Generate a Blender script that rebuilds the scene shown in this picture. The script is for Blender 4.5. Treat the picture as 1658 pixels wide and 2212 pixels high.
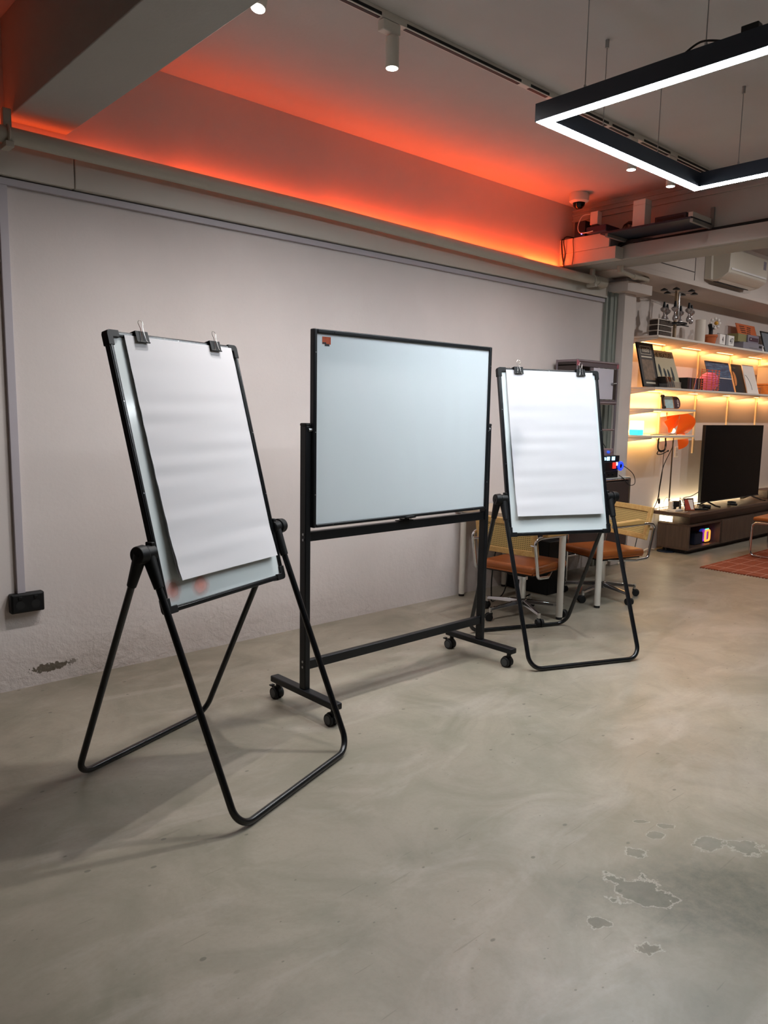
import bpy, math, random
from mathutils import Vector, Matrix
random.seed(7)
for o in list(bpy.data.objects): bpy.data.objects.remove(o)
S = bpy.context.scene
COL = S.collection
sin, cos, pi = math.sin, math.cos, math.pi

# ------------------------------------------------------------------ camera
def make_camera(f_px, yaw, pitch, roll, pos):
    f = Vector((sin(yaw)*cos(pitch), cos(yaw)*cos(pitch), sin(pitch)))
    r = Vector((cos(yaw), -sin(yaw), 0)); u = r.cross(f)
    r2 = cos(roll)*r + sin(roll)*u; u2 = -sin(roll)*r + cos(roll)*u
    cd = bpy.data.cameras.new('camera'); co = bpy.data.objects.new('camera', cd); COL.objects.link(co)
    M = Matrix((r2, u2, -f)).transposed().to_4x4(); M.translation = Vector(pos); co.matrix_world = M
    cd.sensor_fit = 'HORIZONTAL'; cd.sensor_width = 36; cd.lens = 36*f_px/1658; cd.clip_start = .05
    S.camera = co
make_camera(1651.17, .73709, -.13115, .01754, (-.79576, -3.89979, 1.39818))

# ------------------------------------------------------------------ world, exposure
W = bpy.data.worlds.new('world'); S.world = W; W.use_nodes = True
bg = W.node_tree.nodes['Background']; bg.inputs[0].default_value = (.9, .95, 1, 1); bg.inputs[1].default_value = .03
S.view_settings.view_transform = 'Standard'; S.view_settings.look = 'None'
S.view_settings.exposure = 0.0; S.view_settings.gamma = 1; S.view_settings.use_curve_mapping = False
PENDANT_STRENGTH = 88.0
PENDANT_COLOR = (.88, .95, 1.0)
SPOT_POWER = 104.0
RED_POWER = 3.7        # per metre of strip at its bright end
SHELF_LED = 3.2        # watts per metre
STAND_LED = 4.5

# ------------------------------------------------------------------ materials
def lin(h):
    h = h.lstrip('#'); c = [int(h[i:i+2], 16)/255 for i in (0, 2, 4)]
    return tuple(((x+.055)/1.055)**2.4 if x > .04045 else x/12.92 for x in c)
MATS = {}
def mat(name, col, rough=.5, metal=0, var=.06, scale=12, bump=0, bscale=80, spec=.5, coat=0, emit=None, estr=0, trans=0, ior=1.45, alpha=1, stretch=None):
    if name in MATS: return MATS[name]
    if isinstance(col, str): col = lin(col)
    m = bpy.data.materials.new(name); m.use_nodes = True; nt = m.node_tree; N = nt.nodes; L = nt.links
    b = N['Principled BSDF']
    tc = N.new('ShaderNodeTexCoord'); mp = N.new('ShaderNodeMapping'); L.new(tc.outputs['Object'], mp.inputs[0])
    if stretch: mp.inputs['Scale'].default_value = stretch
    nz = N.new('ShaderNodeTexNoise'); nz.inputs['Scale'].default_value = scale; nz.inputs['Detail'].default_value = 4
    L.new(mp.outputs[0], nz.inputs['Vector'])
    mx = N.new('ShaderNodeMix'); mx.data_type = 'RGBA'
    mx.inputs[6].default_value = tuple(max(0, c*(1-var)) for c in col)+(1,)
    mx.inputs[7].default_value = tuple(min(1, c*(1+var)) for c in col)+(1,)
    L.new(nz.outputs[0], mx.inputs[0]); L.new(mx.outputs[2], b.inputs['Base Color'])
    b.inputs['Roughness'].default_value = rough; b.inputs['Metallic'].default_value = metal
    b.inputs['Specular IOR Level'].default_value = spec; b.inputs['Coat Weight'].default_value = coat
    b.inputs['Transmission Weight'].default_value = trans; b.inputs['IOR'].default_value = ior; b.inputs['Alpha'].default_value = alpha
    if emit is not None:
        if isinstance(emit, str): emit = lin(emit)
        b.inputs['Emission Color'].default_value = tuple(emit)+(1,); b.inputs['Emission Strength'].default_value = estr
    if bump:
        n2 = N.new('ShaderNodeTexNoise'); n2.inputs['Scale'].default_value = bscale; n2.inputs['Detail'].default_value = 3
        L.new(mp.outputs[0], n2.inputs['Vector'])
        bp = N.new('ShaderNodeBump'); bp.inputs['Strength'].default_value = bump; bp.inputs['Distance'].default_value = .01
        L.new(n2.outputs[0], bp.inputs['Height']); L.new(bp.outputs[0], b.inputs['Normal'])
    MATS[name] = m
    return m

class NT:
    """small helper for hand-made node trees"""
    def __init__(s, name):
        s.m = bpy.data.materials.new(name); s.m.use_nodes = True; s.t = s.m.node_tree; s.b = s.t.nodes['Principled BSDF']
        s.co = s.n('ShaderNodeTexCoord').outputs['Object']
    def n(s, k, **kw):
        x = s.t.nodes.new(k)
        for a, v in kw.items(): setattr(x, a, v)
        return x
    def l(s, a, b): s.t.links.new(a, b)
    def put(s, node, i, v):
        if hasattr(v, 'is_output'): s.l(v, node.inputs[i])
        else: node.inputs[i].default_value = v
    def noise(s, scale, detail=4, rough=.5, vec=None, dist=0):
        x = s.n('ShaderNodeTexNoise'); x.inputs['Scale'].default_value = scale; x.inputs['Detail'].default_value = detail
        x.inputs['Roughness'].default_value = rough; x.inputs['Distortion'].default_value = dist
        s.l(vec or s.co, x.inputs['Vector']); return x.outputs[0]
    def vor(s, scale, vec=None, feature='F1'):
        x = s.n('ShaderNodeTexVoronoi', feature=feature); x.inputs['Scale'].default_value = scale
        s.l(vec or s.co, x.inputs['Vector']); return x.outputs['Distance']
    def map(s, loc=(0, 0, 0), scale=(1, 1, 1), rot=(0, 0, 0), vec=None):
        x = s.n('ShaderNodeMapping'); x.inputs[1].default_value = loc; x.inputs[2].default_value = rot; x.inputs[3].default_value = scale
        s.l(vec or s.co, x.inputs[0]); return x.outputs[0]
    def math(s, op, a, b=0.0, clamp=False):
        x = s.n('ShaderNodeMath', operation=op, use_clamp=clamp); s.put(x, 0, a); s.put(x, 1, b); return x.outputs[0]
    def ramp(s, f, lo, hi):
        x = s.n('ShaderNodeMapRange'); x.inputs[1].default_value = lo; x.inputs[2].default_value = hi; s.put(x, 0, f); return x.outputs[0]
    def mix(s, f, a, b):
        x = s.n('ShaderNodeMix', data_type='RGBA'); s.put(x, 0, f)
        for i, v in ((6, a), (7, b)):
            if isinstance(v, tuple) and len(v) == 3: v = v+(1,)
            s.put(x, i, v)
        return x.outputs[2]
    def dist(s, center, scale=(1, 1, 1), rot=0, wob=0, wscale=6):  # rot turns the ellipse about z
        v = s.map((0, 0, 0), (1, 1, 1))
        x = s.n('ShaderNodeVectorMath', operation='SUBTRACT'); s.l(v, x.inputs[0]); x.inputs[1].default_value = center
        v = s.map((0, 0, 0), scale, (0, 0, 0), s.map((0, 0, 0), (1, 1, 1), (0, 0, rot), x.outputs[0]))
        y = s.n('ShaderNodeVectorMath', operation='LENGTH'); s.l(v, y.inputs[0])
        d = y.outputs['Value']
        if wob: d = s.math('ADD', d, s.math('MULTIPLY', s.math('SUBTRACT', s.noise(wscale, 6, .6), .5), wob))
        return d
    def bump(s, h, strength, dist=.01, normal=None):
        x = s.n('ShaderNodeBump'); x.inputs['Strength'].default_value = strength; x.inputs['Distance'].default_value = dist
        s.l(h, x.inputs['Height'])
        if normal is not None: s.l(normal, x.inputs['Normal'])
        return x.outputs[0]

def floor_material():
    t = NT('polished_concrete')
    base = t.mix(t.ramp(t.noise(.9, 6, .6, dist=.6), .3, .7), lin('#857d70'), lin('#9b9384'))
    base = t.mix(t.math('MULTIPLY', t.ramp(t.noise(2.4, 7, .65, dist=1.2), .42, .72), .7), base, lin('#6d6b5b'))
    base = t.mix(t.math('MULTIPLY', t.ramp(t.noise(1.6, 5, .6, t.map((3, 7, 0), (1, 2.2, 1)), 1.0), .52, .72), .45), base, lin('#aea59b'))
    base = t.mix(t.math('MULTIPLY', t.ramp(t.noise(60, 3, .7), .45, .75), .18), base, lin('#6d675a'))
    # pits and specks: sparse dark chips
    for sc, th, amt, off in ((7.0, .075, .75, (0, 0, 0)), (15.0, .07, .6, (5.3, 2.1, 0)), (3.1, .04, .7, (9.4, 1.7, 0))):
        d = t.math('ADD', t.vor(sc, t.map(off, (1, 1.5, 1), (0, 0, .6))), t.math('MULTIPLY', t.math('SUBTRACT', t.noise(40, 2), .5), .06))
        gate = t.ramp(t.noise(1.3, 3, .6, t.map((off[0]+2, off[1], 0))), .42, .47)
        base = t.mix(t.math('MULTIPLY', t.math('MULTIPLY', t.ramp(d, th, th*.7), gate), amt), base, lin('#59564b'))
    # worn patch: a dark damp stain and flaked islands with pale rims
    st = t.ramp(t.dist((1.36, -3.06, 0), (1.35, 2.5, 1), .62, 1.0, 6), .72, .25)
    base = t.mix(t.math('MULTIPLY', st, .85), base, t.mix(t.ramp(t.noise(26, 6, .75), .35, .7), lin('#4f5044'), lin('#716e5d')))
    rimsum = None; flakes = None
    for cx, cy, r, asp, rot in ((1.19, -2.865, .085, 1.25, .6), (.972, -2.862, .05, 2.2, .75), (1.37, -2.745, .042, 1.5, .4), (1.51, -2.738, .035, 2.0, .7), (.99, -3.02, .032, 1.4, .6), (1.60, -2.88, .05, 1.5, .7), (1.60, -2.74, .028, 2, .6), (1.55, -2.66, .025, 2.0, .7), (1.66, -2.97, .05, 1.3, .7)):
        d = t.dist((cx, cy, 0), (1/r, asp/r, 1), rot, 4.2, 13)
        inside = t.ramp(d, 1.02, .98); rim = t.math('MULTIPLY', t.ramp(d, 1.16, 1.04), t.ramp(d, .9, 1.0))
        flakes = inside if flakes is None else t.math('MAXIMUM', flakes, inside)
        rimsum = rim if rimsum is None else t.math('MAXIMUM', rimsum, rim)
    base = t.mix(t.math('MULTIPLY', flakes, t.math('ADD', .2, t.math('MULTIPLY', t.noise(22, 4), .5))), base, lin('#68655a'))
    base = t.mix(t.math('MULTIPLY', rimsum, .5), base, lin('#b6b0a3'))
    # thin scratches
    sv = t.map((0, 0, 0), (1.2, 22, 1), (0, 0, .8)); scr = t.ramp(t.noise(3, 2, .5, sv), .70, .72)
    base = t.mix(t.math('MULTIPLY', scr, .3), base, lin('#5d594e'))
    t.l(base, t.b.inputs['Base Color'])
    ro = t.math('ADD', .30, t.math('MULTIPLY', t.noise(5, 5, .6), .16)); ro = t.math('ADD', ro, t.math('MULTIPLY', flakes, .25), True)
    t.l(ro, t.b.inputs['Roughness']); t.b.inputs['Specular IOR Level'].default_value = .5
    h = t.math('SUBTRACT', t.noise(30, 4), t.math('MULTIPLY', flakes, .4))
    t.l(t.bump(h, .05, .01), t.b.inputs['Normal'])
    return t.m

def wall_material(name='painted_plaster', col='#d6cdca', flaking=True):
    t = NT(name)
    c0 = lin(col)
    base = t.mix(t.ramp(t.noise(1.5, 5, .6), .35, .7), tuple(x*.96 for x in c0), tuple(min(1, x*1.04) for x in c0))
    base = t.mix(t.math('MULTIPLY', t.ramp(t.noise(90, 2), .5, .8), .08), base, tuple(x*.8 for x in c0))
    bz = t.n('ShaderNodeSeparateXYZ'); t.l(t.co, bz.inputs[0])
    hgt = t.noise(45, 4, .6)
    nrm = None
    if flaking:
        low = t.ramp(bz.outputs[2], .55, .02)
        crack = t.math('MULTIPLY', t.ramp(t.vor(9, t.map((0, 0, 0), (1, 1, 2.2), vec=t.map()), 'DISTANCE_TO_EDGE'), .03, .0), t.ramp(t.noise(2.2, 3), .52, .62))
        base = t.mix(t.math('MULTIPLY', t.math('MULTIPLY', crack, low), .35), base, lin('#8f8276'))
        d = t.dist((.475, 0, .082), (11, 1, 48), 0, 3.0, 55)
        pe = t.ramp(d, 1.0, .94)
        d2 = t.dist((.585, 0, .088), (40, 1, 75), 0, 3.0, 60)
        pe = t.math('MAXIMUM', pe, t.math('MULTIPLY', t.ramp(d2, 1.0, .8), .7))
        base = t.mix(pe, base, lin('#6d655a'))
        lump = t.math('MULTIPLY', t.noise(14, 5, .65), low)
        t.l(t.bump(lump, .55, .02, t.bump(hgt, .08, .01)), t.b.inputs['Normal'])
    else:
        t.l(t.bump(hgt, .08, .01), t.b.inputs['Normal'])
    t.l(base, t.b.inputs['Base Color']); t.b.inputs['Roughness'].default_value = .75; t.b.inputs['Specular IOR Level'].default_value = .3
    return t.m

def wood_material(name, a, b, axis=0, rough=.45):
    t = NT(name); sc = [14, 14, 14]; sc[axis] = 1.0
    n = t.noise(3, 6, .6, t.map((0, 0, 0), tuple(sc)), .8)
    t.l(t.mix(t.ramp(n, .3, .7), lin(a), lin(b)), t.b.inputs['Base Color']); t.b.inputs['Roughness'].default_value = rough
    t.l(t.bump(n, .06, .005), t.b.inputs['Normal']); return t.m

def cane_material():
    t = NT('woven_cane')
    v = t.map((0, 0, 0), (75, 75, 75)); x = t.n('ShaderNodeSeparateXYZ'); t.l(v, x.inputs[0])
    hx = t.math('ABSOLUTE', t.math('SUBTRACT', t.math('FRACT', x.outputs[1]), .5)); hz = t.math('ABSOLUTE', t.math('SUBTRACT', t.math('FRACT', x.outputs[2]), .5))
    hole = t.math('LESS_THAN', t.math('MAXIMUM', hx, hz), .24)
    t.l(t.mix(hole, lin('#c6a86a'), lin('#5a4526')), t.b.inputs['Base Color']); t.b.inputs['Roughness'].default_value = .6
    return t.m

def rug_material():
    t = NT('rug_weave')
    x = t.n('ShaderNodeSeparateXYZ'); t.l(t.co, x.inputs[0])
    def line(o, sp, w): return t.math('LESS_THAN', t.math('ABSOLUTE', t.math('SUBTRACT', t.math('FRACT', t.math('DIVIDE', o, sp)), .5)), w)
    l = t.math('MAXIMUM', line(x.outputs[0], .30, .022), t.math('MULTIPLY', line(x.outputs[1], .125, .04), .6))
    base = t.mix(t.ramp(t.noise(40, 4), .3, .7), lin('#7a3c24'), lin('#94492c'))
    t.l(t.mix(t.math('MULTIPLY', l, .8), base, lin('#c79a8a')), t.b.inputs['Base Color']); t.b.inputs['Roughness'].default_value = .95
    t.l(t.bump(t.noise(400, 2), .4, .005), t.b.inputs['Normal']); return t.m

M_floor = floor_material(); M_wall = wall_material(); M_wall2 = wall_material('painted_plaster_shelf_side', '#d6ccc6', False)
M_ceil = wall_material('ceiling_paint', '#c4c1bf', False)
M_beam = wall_material('beam_paint', '#aeaca7', False)
M_pvc = mat('white_pvc', '#c9c4bb', .45, var=.03)
M_trunk = mat('lilac_grey_trunking', '#b5afb6', .45, var=.03)
M_pipe = mat('painted_pipe', '#bdb8ab', .5, var=.05, bump=.05)
M_black = mat('black_powder_coat', '#0f1216', .42, var=.15, scale=60, spec=.4)
M_blackp = mat('black_plastic', '#0d0e10', .5, var=.1, spec=.35)
M_blackg = mat('black_gloss_tube', '#0f1114', .25, var=.1, spec=.6)
M_board = mat('whiteboard_enamel', '#dde5ea', .14, var=.015, scale=3, spec=.5)
M_board2 = mat('flip_board_enamel', '#d6dee0', .12, var=.02, scale=3, spec=.5)
M_paper = mat('flip_paper', '#d3d2d6', .8, var=.015, scale=4, spec=.2)
M_steel = mat('chrome', '#d4d6da', .12, 1.0, var=.03)
M_steelr = mat('brushed_steel', '#a9abad', .35, 1.0, var=.05)
M_wire = mat('nickel_wire', '#c9c3bd', .22, 1.0, var=.03)
M_whitem = mat('white_enamel_metal', '#dcd8d0', .35, var=.02)
M_tableleg = mat('cream_table_leg', '#d6d0c6', .4, var=.03)
M_tabletop = mat('beige_table_laminate', '#b9a893', .5, var=.05)
M_leather = mat('tan_leather', '#8c4a1c', .38, var=.2, scale=9, bump=.12, bscale=60, coat=.1)
M_wood = wood_material('pale_bent_wood', '#b98f52', '#d0aa6c', 0)
M_cane = cane_material()
M_walnut = wood_material('dark_walnut', '#3a2b22', '#574236', 0, .42)
M_walnutv = wood_material('dark_walnut_vertical', '#40322a', '#5c4a3e', 2, .42)
M_rug = rug_material()
M_rubber = mat('black_rubber', '#101112', .7, var=.1)
M_greyhub = mat('grey_wheel_hub', '#3f4244', .5, var=.1)
M_darkpanel = mat('dark_brown_panel', '#3c3230', .45, var=.08)
M_lampbody = mat('dark_navy_housing', '#232b38', .5, var=.05)
M_shelfw = mat('white_shelf_board', '#e2d8cd', .5, var=.02)
M_upr = mat('cream_upright', '#e0cba8', .45, var=.02)
M_screen = mat('tv_screen', '#030406', .08, var=.0, spec=.04)
M_cable = mat('black_cable', '#141414', .5, var=.1)
M_whitecable = mat('white_cable', '#d8d2c8', .5, var=.05)
M_diff = mat('lamp_diffuser', '#ffffff', .5, var=0, emit=PENDANT_COLOR, estr=PENDANT_STRENGTH)
M_spotglow = mat('spot_lens', '#ffffff', .5, var=0, emit=(1, .93, .82), estr=25)
M_ledwarm = mat('warm_led_tape', '#ffe2b0', .5, var=0, emit=(1, .62, .22), estr=6)
M_ledred = mat('red_led_tape', '#ff5530', .5, var=0, emit=(1, .12, .03), estr=3)

# ------------------------------------------------------------------ mesh helpers
class MB:
    def __init__(s, M=None): s.v = []; s.f = []; s.M = M
    def add(s, vs, fs):
        k = len(s.v)
        for p in vs:
            p = Vector(p); s.v.append(s.M @ p if s.M is not None else p)
        s.f += [tuple(i+k for i in f) for f in fs]; return s
    def box(s, lo, hi):
        (a, b, c), (d, e, f) = lo, hi
        return s.add([(a, b, c), (d, b, c), (d, e, c), (a, e, c), (a, b, f), (d, b, f), (d, e, f), (a, e, f)],
                     [(0, 3, 2, 1), (4, 5, 6, 7), (0, 1, 5, 4), (1, 2, 6, 5), (2, 3, 7, 6), (3, 0, 4, 7)])
    def cbox(s, c, sz): return s.box([c[i]-sz[i]/2 for i in range(3)], [c[i]+sz[i]/2 for i in range(3)])
    def cyl(s, p0, p1, r, r2=None, n=16):
        p0, p1 = Vector(p0), Vector(p1); r2 = r if r2 is None else r2
        d = (p1-p0).normalized(); a = d.orthogonal().normalized(); b = d.cross(a)
        vs = []
        for p, q in ((p0, r), (p1, r2)):
            for i in range(n):
                t = 2*pi*i/n; vs.append(p+q*(cos(t)*a+sin(t)*b))
        fs = [(i, (i+1) % n, n+(i+1) % n, n+i) for i in range(n)]+[tuple(range(n-1, -1, -1)), tuple(range(n, 2*n))]
        return s.add(vs, fs)
    def tube(s, pts, r, n=10, closed=False):
        pts = [Vector(p) for p in pts]; m = len(pts); vs = []
        tang = []
        for i in range(m):
            if closed: t = pts[(i+1) % m]-pts[i-1]
            else: t = pts[min(i+1, m-1)]-pts[max(i-1, 0)]
            tang.append(t.normalized())
        a = tang[0].orthogonal().normalized()
        for i in range(m):
            t = tang[i]; a = (a-t*a.dot(t))
            a = a.normalized() if a.length > 1e-6 else t.orthogonal().normalized()
            b = t.cross(a); k = 1.0
            if 0 < i < m-1 or closed:
                e = (pts[(i+1) % m]-pts[i]).normalized(); c = e.dot(t); k = 1/max(.6, c)
            for j in range(n):
                w = 2*pi*j/n; vs.append(pts[i]+r*k*(cos(w)*a+sin(w)*b) if k == 1.0 else pts[i]+r*(cos(w)*a+sin(w)*b))
        fs = []
        for i in range(m if closed else m-1):
            i2 = (i+1) % m
            for j in range(n): fs.append((i*n+j, i*n+(j+1) % n, i2*n+(j+1) % n, i2*n+j))
        if not closed: fs += [tuple(range(n-1, -1, -1)), tuple((m-1)*n+j for j in range(n))]
        return s.add(vs, fs)
    def lathe(s, prof, c=(0, 0, 0), n=20):
        vs = []; fs = []
        for r, z in prof:
            for i in range(n):
                t = 2*pi*i/n; vs.append((c[0]+max(r, 1e-4)*cos(t), c[1]+max(r, 1e-4)*sin(t), c[2]+z))
        for k in range(len(prof)-1):
            for i in range(n): fs.append((k*n+i, k*n+(i+1) % n, (k+1)*n+(i+1) % n, (k+1)*n+i))
        fs += [tuple(range(n-1, -1, -1)), tuple((len(prof)-1)*n+i for i in range(n))]
        return s.add(vs, fs)
    def ball(s, c, r, n=12, sz=1.0):
        return s.lathe([(r*sin(pi*k/8), -r*cos(pi*k/8)*sz) for k in range(9)], c, n)
    def prism(s, poly, lo, hi, axis=1):
        """poly in the two other axes, extruded along axis"""
        n = len(poly); vs = []
        for d in (lo, hi):
            for a, b in poly: vs.append({0: (d, a, b), 1: (a, d, b), 2: (a, b, d)}[axis])
        fs = [(i, (i+1) % n, n+(i+1) % n, n+i) for i in range(n)]+[tuple(range(n-1, -1, -1)), tuple(range(n, 2*n))]
        return s.add(vs, fs)
    def strip(s, rows, th):
        """grid sheet with thickness; rows: list of lists of points"""
        rows = [[Vector(p) for p in r] for r in rows]; R = len(rows); Cn = len(rows[0]); vs = []; vb = []
        for i in range(R):
            for j in range(Cn):
                du = rows[i][min(j+1, Cn-1)]-rows[i][max(j-1, 0)]; dv = rows[min(i+1, R-1)][j]-rows[max(i-1, 0)][j]
                nn = du.cross(dv).normalized(); vs.append(rows[i][j]+nn*th/2); vb.append(rows[i][j]-nn*th/2)
        k = R*Cn; fs = []
        for i in range(R-1):
            for j in range(Cn-1):
                a, b, c, d = i*Cn+j, i*Cn+j+1, (i+1)*Cn+j+1, (i+1)*Cn+j
                fs += [(a, b, c, d), (k+d, k+c, k+b, k+a)]
        per = [j for j in range(Cn)]+[i*Cn+Cn-1 for i in range(1, R)]+[(R-1)*Cn+j for j in range(Cn-2, -1, -1)]+[i*Cn for i in range(R-2, 0, -1)]
        for q in range(len(per)):
            a, b = per[q], per[(q+1) % len(per)]; fs.append((a, k+a, k+b, b))
        return s.add(vs+vb, fs)

def mesh_of(name, mb):
    me = bpy.data.meshes.new(name); me.from_pydata([tuple(p) for p in mb.v], [], mb.f)
    import bmesh
    bm = bmesh.new(); bm.from_mesh(me); bmesh.ops.recalc_face_normals(bm, faces=bm.faces); bm.to_mesh(me); bm.free()
    me.polygons.foreach_set('use_smooth', [True]*len(me.polygons)); me.set_sharp_from_angle(angle=math.radians(38)); me.update()
    return me
def obj(name, mb, m, parent=None, bevel=0, seg=2, label=None, loc=None, rotz=0):
    o = bpy.data.objects.new(name, mesh_of(name, mb)); COL.objects.link(o); o.data.materials.append(m)
    if parent is not None: o.parent = parent
    if loc is not None: o.location = loc
    if rotz: o.rotation_euler = (0, 0, rotz)
    if bevel:
        b = o.modifiers.new('bevel', 'BEVEL'); b.width = bevel; b.segments = seg; b.limit_method = 'ANGLE'; b.angle_limit = math.radians(40); b.harden_normals = False
    if label: o['label'] = label
    return o
def tag(o, label, cat, group=None):
    o['label'] = label; o['category'] = cat
    if group: o['group'] = group
    return o
def thing(name, label, cat, loc=(0, 0, 0), rotz=0, group=None):
    o = bpy.data.objects.new(name, None); COL.objects.link(o); o.location = loc; o.rotation_euler = (0, 0, rotz); o.empty_display_size = .05
    return tag(o, label, cat, group)
def struct(name, mb, m, parent=None, bevel=0):
    o = obj(name, mb, m, parent, bevel)
    if parent is None: o['kind'] = 'structure'
    return o
def copy_tree(o, parent=None):
    c = o.copy(); COL.objects.link(c); c.parent = parent
    for ch in [x for x in bpy.data.objects if x.parent == o]: copy_tree(ch, c)
    return c
def frame(o, x, y, z=None):
    x = Vector(x).normalized(); y = Vector(y).normalized(); z = x.cross(y) if z is None else Vector(z)
    M = Matrix((x, y, z)).transposed().to_4x4(); M.translation = Vector(o); return M
def text(name, body, size, m, parent, M, depth=.0006, align='LEFT', sx=1.0):
    cu = bpy.data.curves.new(name, 'FONT'); cu.body = body; cu.size = size; cu.extrude = depth; cu.align_x = align; cu.resolution_u = 2
    t = bpy.data.objects.new(name+'_tmp', cu); COL.objects.link(t)
    bpy.context.view_layer.update()
    me = bpy.data.meshes.new_from_object(t.evaluated_get(bpy.context.evaluated_depsgraph_get()))
    bpy.data.objects.remove(t); bpy.data.curves.remove(cu)
    me.transform(M @ Matrix.Diagonal((sx, 1, 1, 1))); me.name = name; me.materials.clear(); me.materials.append(m)
    o = bpy.data.objects.new(name, me); COL.objects.link(o); o.parent = parent
    return o
def area(name, loc, sx, sy, power, color, direction, parent=None, spread=pi):
    d = bpy.data.lights.new(name, 'AREA'); d.shape = 'RECTANGLE'; d.size = sx; d.size_y = sy; d.energy = power; d.color = color; d.spread = spread
    o = bpy.data.objects.new(name, d); COL.objects.link(o); o.location = loc
    z = -Vector(direction).normalized(); x = Vector((1, 0, 0)); x = (x-z*x.dot(z)).normalized(); y = z.cross(x)
    o.rotation_euler = Matrix((x, y, z)).transposed().to_euler()
    if parent is not None: o.parent = parent
    return o
def fillet(pts, r, n=6):
    pts = [Vector(p) for p in pts]; out = [pts[0]]
    for i in range(1, len(pts)-1):
        a, b, c = pts[i-1], pts[i], pts[i+1]; u = (a-b).normalized(); v = (c-b).normalized()
        ang = u.angle(v); t = min(r/math.tan(ang/2), (a-b).length*.45, (c-b).length*.45); rr = t*math.tan(ang/2)
        bis = (u+v).normalized(); cen = b+bis*(rr/sin(ang/2)); s0 = b+u*t; e0 = b+v*t
        s1 = s0-cen; e1 = e0-cen; th = s1.angle(e1)
        for k in range(n+1):
            f = k/n; out.append(cen+(s1*sin((1-f)*th)+e1*sin(f*th))/sin(th))
    out.append(pts[-1]); return out
def smooth_path(pts, n=6):
    pts = [Vector(p) for p in pts]; out = []
    for i in range(len(pts)-1):
        p0 = pts[max(i-1, 0)]; p1 = pts[i]; p2 = pts[i+1]; p3 = pts[min(i+2, len(pts)-1)]
        for k in range(n):
            t = k/n; out.append(.5*((2*p1)+(p2-p0)*t+(2*p0-5*p1+4*p2-p3)*t*t+(3*p1-p0-3*p2+p3)*t**3))
    out.append(pts[-1]); return out

# ================================================================== ROOM SHELL
CZ = 3.11
struct('floor', MB().box((-5, -8, -.1), (10.3, .4, 0)), M_floor)
struct('ceiling', MB().box((-5, -8, CZ), (10.3, .4, CZ+.12)), M_ceil)
struct('wall_back', MB().box((-5, 0, 0), (5.70, .35, CZ)), M_wall)
struct('wall_shelf_side', MB().box((5.70, .08, 0), (10.3, .35, CZ)), M_wall2)
struct('wall_right', MB().box((10.15, -8, 0), (10.3, .08, CZ)), M_wall2)
M_far = wall_material('warm_grey_paint', '#7f7a72', False)
struct('wall_left', MB().box((-5, -8, 0), (-4.85, 0, CZ)), M_far)
struct('wall_front', MB().box((-4.85, -8, 0), (10.15, -7.85, CZ)), M_far)
# pillar with its wider head
p = struct('pillar', MB().box((5.508, -.115, 0), (5.70, 0, 2.62)), M_wall2, bevel=.004)
struct('pillar_head', MB().box((5.40, -.20, 2.485), (5.82, 0, 2.57)), M_wall2, p, .003)
# ceiling beams
struct('ceiling_beam', MB().box((.375, -7.85, 2.68), (.65, 0, CZ)), M_beam, bevel=.004)
rb = struct('ceiling_beam', MB().box((4.82, -7.85, 2.62), (5.10, 0, CZ)), M_beam)
struct('ledge', MB().box((4.77, -7.85, 2.622), (4.82, 0, 2.73)), M_beam, rb, .003)
# soffit over the shelves
sf = struct('soffit', MB().box((5.10, -.35, 2.615), (10.15, .08, CZ)), M_wall2)
struct('soffit_lip', MB().box((5.10, -.365, 2.615), (10.15, -.35, 2.66)), M_wall2, sf, .003)
struct('panel_seam', MB().box((5.2, -.353, 2.735), (6.30, -.35, 2.742)), M_darkpanel, sf)
struct('panel_seam', MB().box((6.30, -.353, 2.66), (6.307, -.35, 2.95)), M_darkpanel, sf)

# wall casing, trunking, pipe
c = struct('trim_1', MB().box((-4.85, -.045, 2.43), (.664, 0, 2.595)), M_pvc, bevel=.004)
struct('trim_2', MB().box((.668, -.045, 2.43), (4.796, 0, 2.595)), M_pvc, bevel=.004)
struct('trim_3', MB().box((4.80, -.04, 2.43), (5.34, 0, 2.555)), M_pvc, bevel=.004)
struct('trim_4', MB().box((.33, -.022, 2.392), (5.335, 0, 2.424)), M_trunk, bevel=.002)
struct('trim_5', MB().add([(.328, -.02, 2.392), (.366, -.02, 2.392), (.366, 0, 2.392), (.328, 0, 2.392),
                           (.330, -.02, .47), (.368, -.02, .47), (.368, 0, .47), (.330, 0, .47)],
                          [(0, 1, 2, 3), (7, 6, 5, 4), (0, 4, 5, 1), (1, 5, 6, 2), (2, 6, 7, 3), (3, 7, 4, 0)]), M_trunk, bevel=.002)
struct('trim_6', MB().box((5.345, -.03, .0), (5.375, 0, 2.49)).box((5.40, -.04, 0), (5.45, 0, 2.49)).box((5.455, -.05, 0), (5.505, 0, 2.49)), mat('green_grey_conduit', '#8d938b', .5), bevel=.002)
pp = thing('drain_pipe', 'long off-white pipe running under the ceiling along the back wall', 'pipe', (0, 0, 0))
path = [(-4.6, -.12, 2.60), (.4, -.12, 2.581), (2.1, -.12, 2.575), (4.3, -.12, 2.537), (5.12, -.12, 2.527)]
arc = [(5.12+.09*sin(a), -.12+.09*(1-cos(a)), 2.527) for a in [k*pi/2/8 for k in range(1, 9)]]
obj('pipe_run', MB().tube(path+arc, .036, 18), M_pipe, pp)
obj('elbow', MB().tube([(5.03, -.12, 2.5275)]+[(5.12, -.12, 2.527)]+arc[:7], .040, 18), M_pipe, pp)
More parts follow.
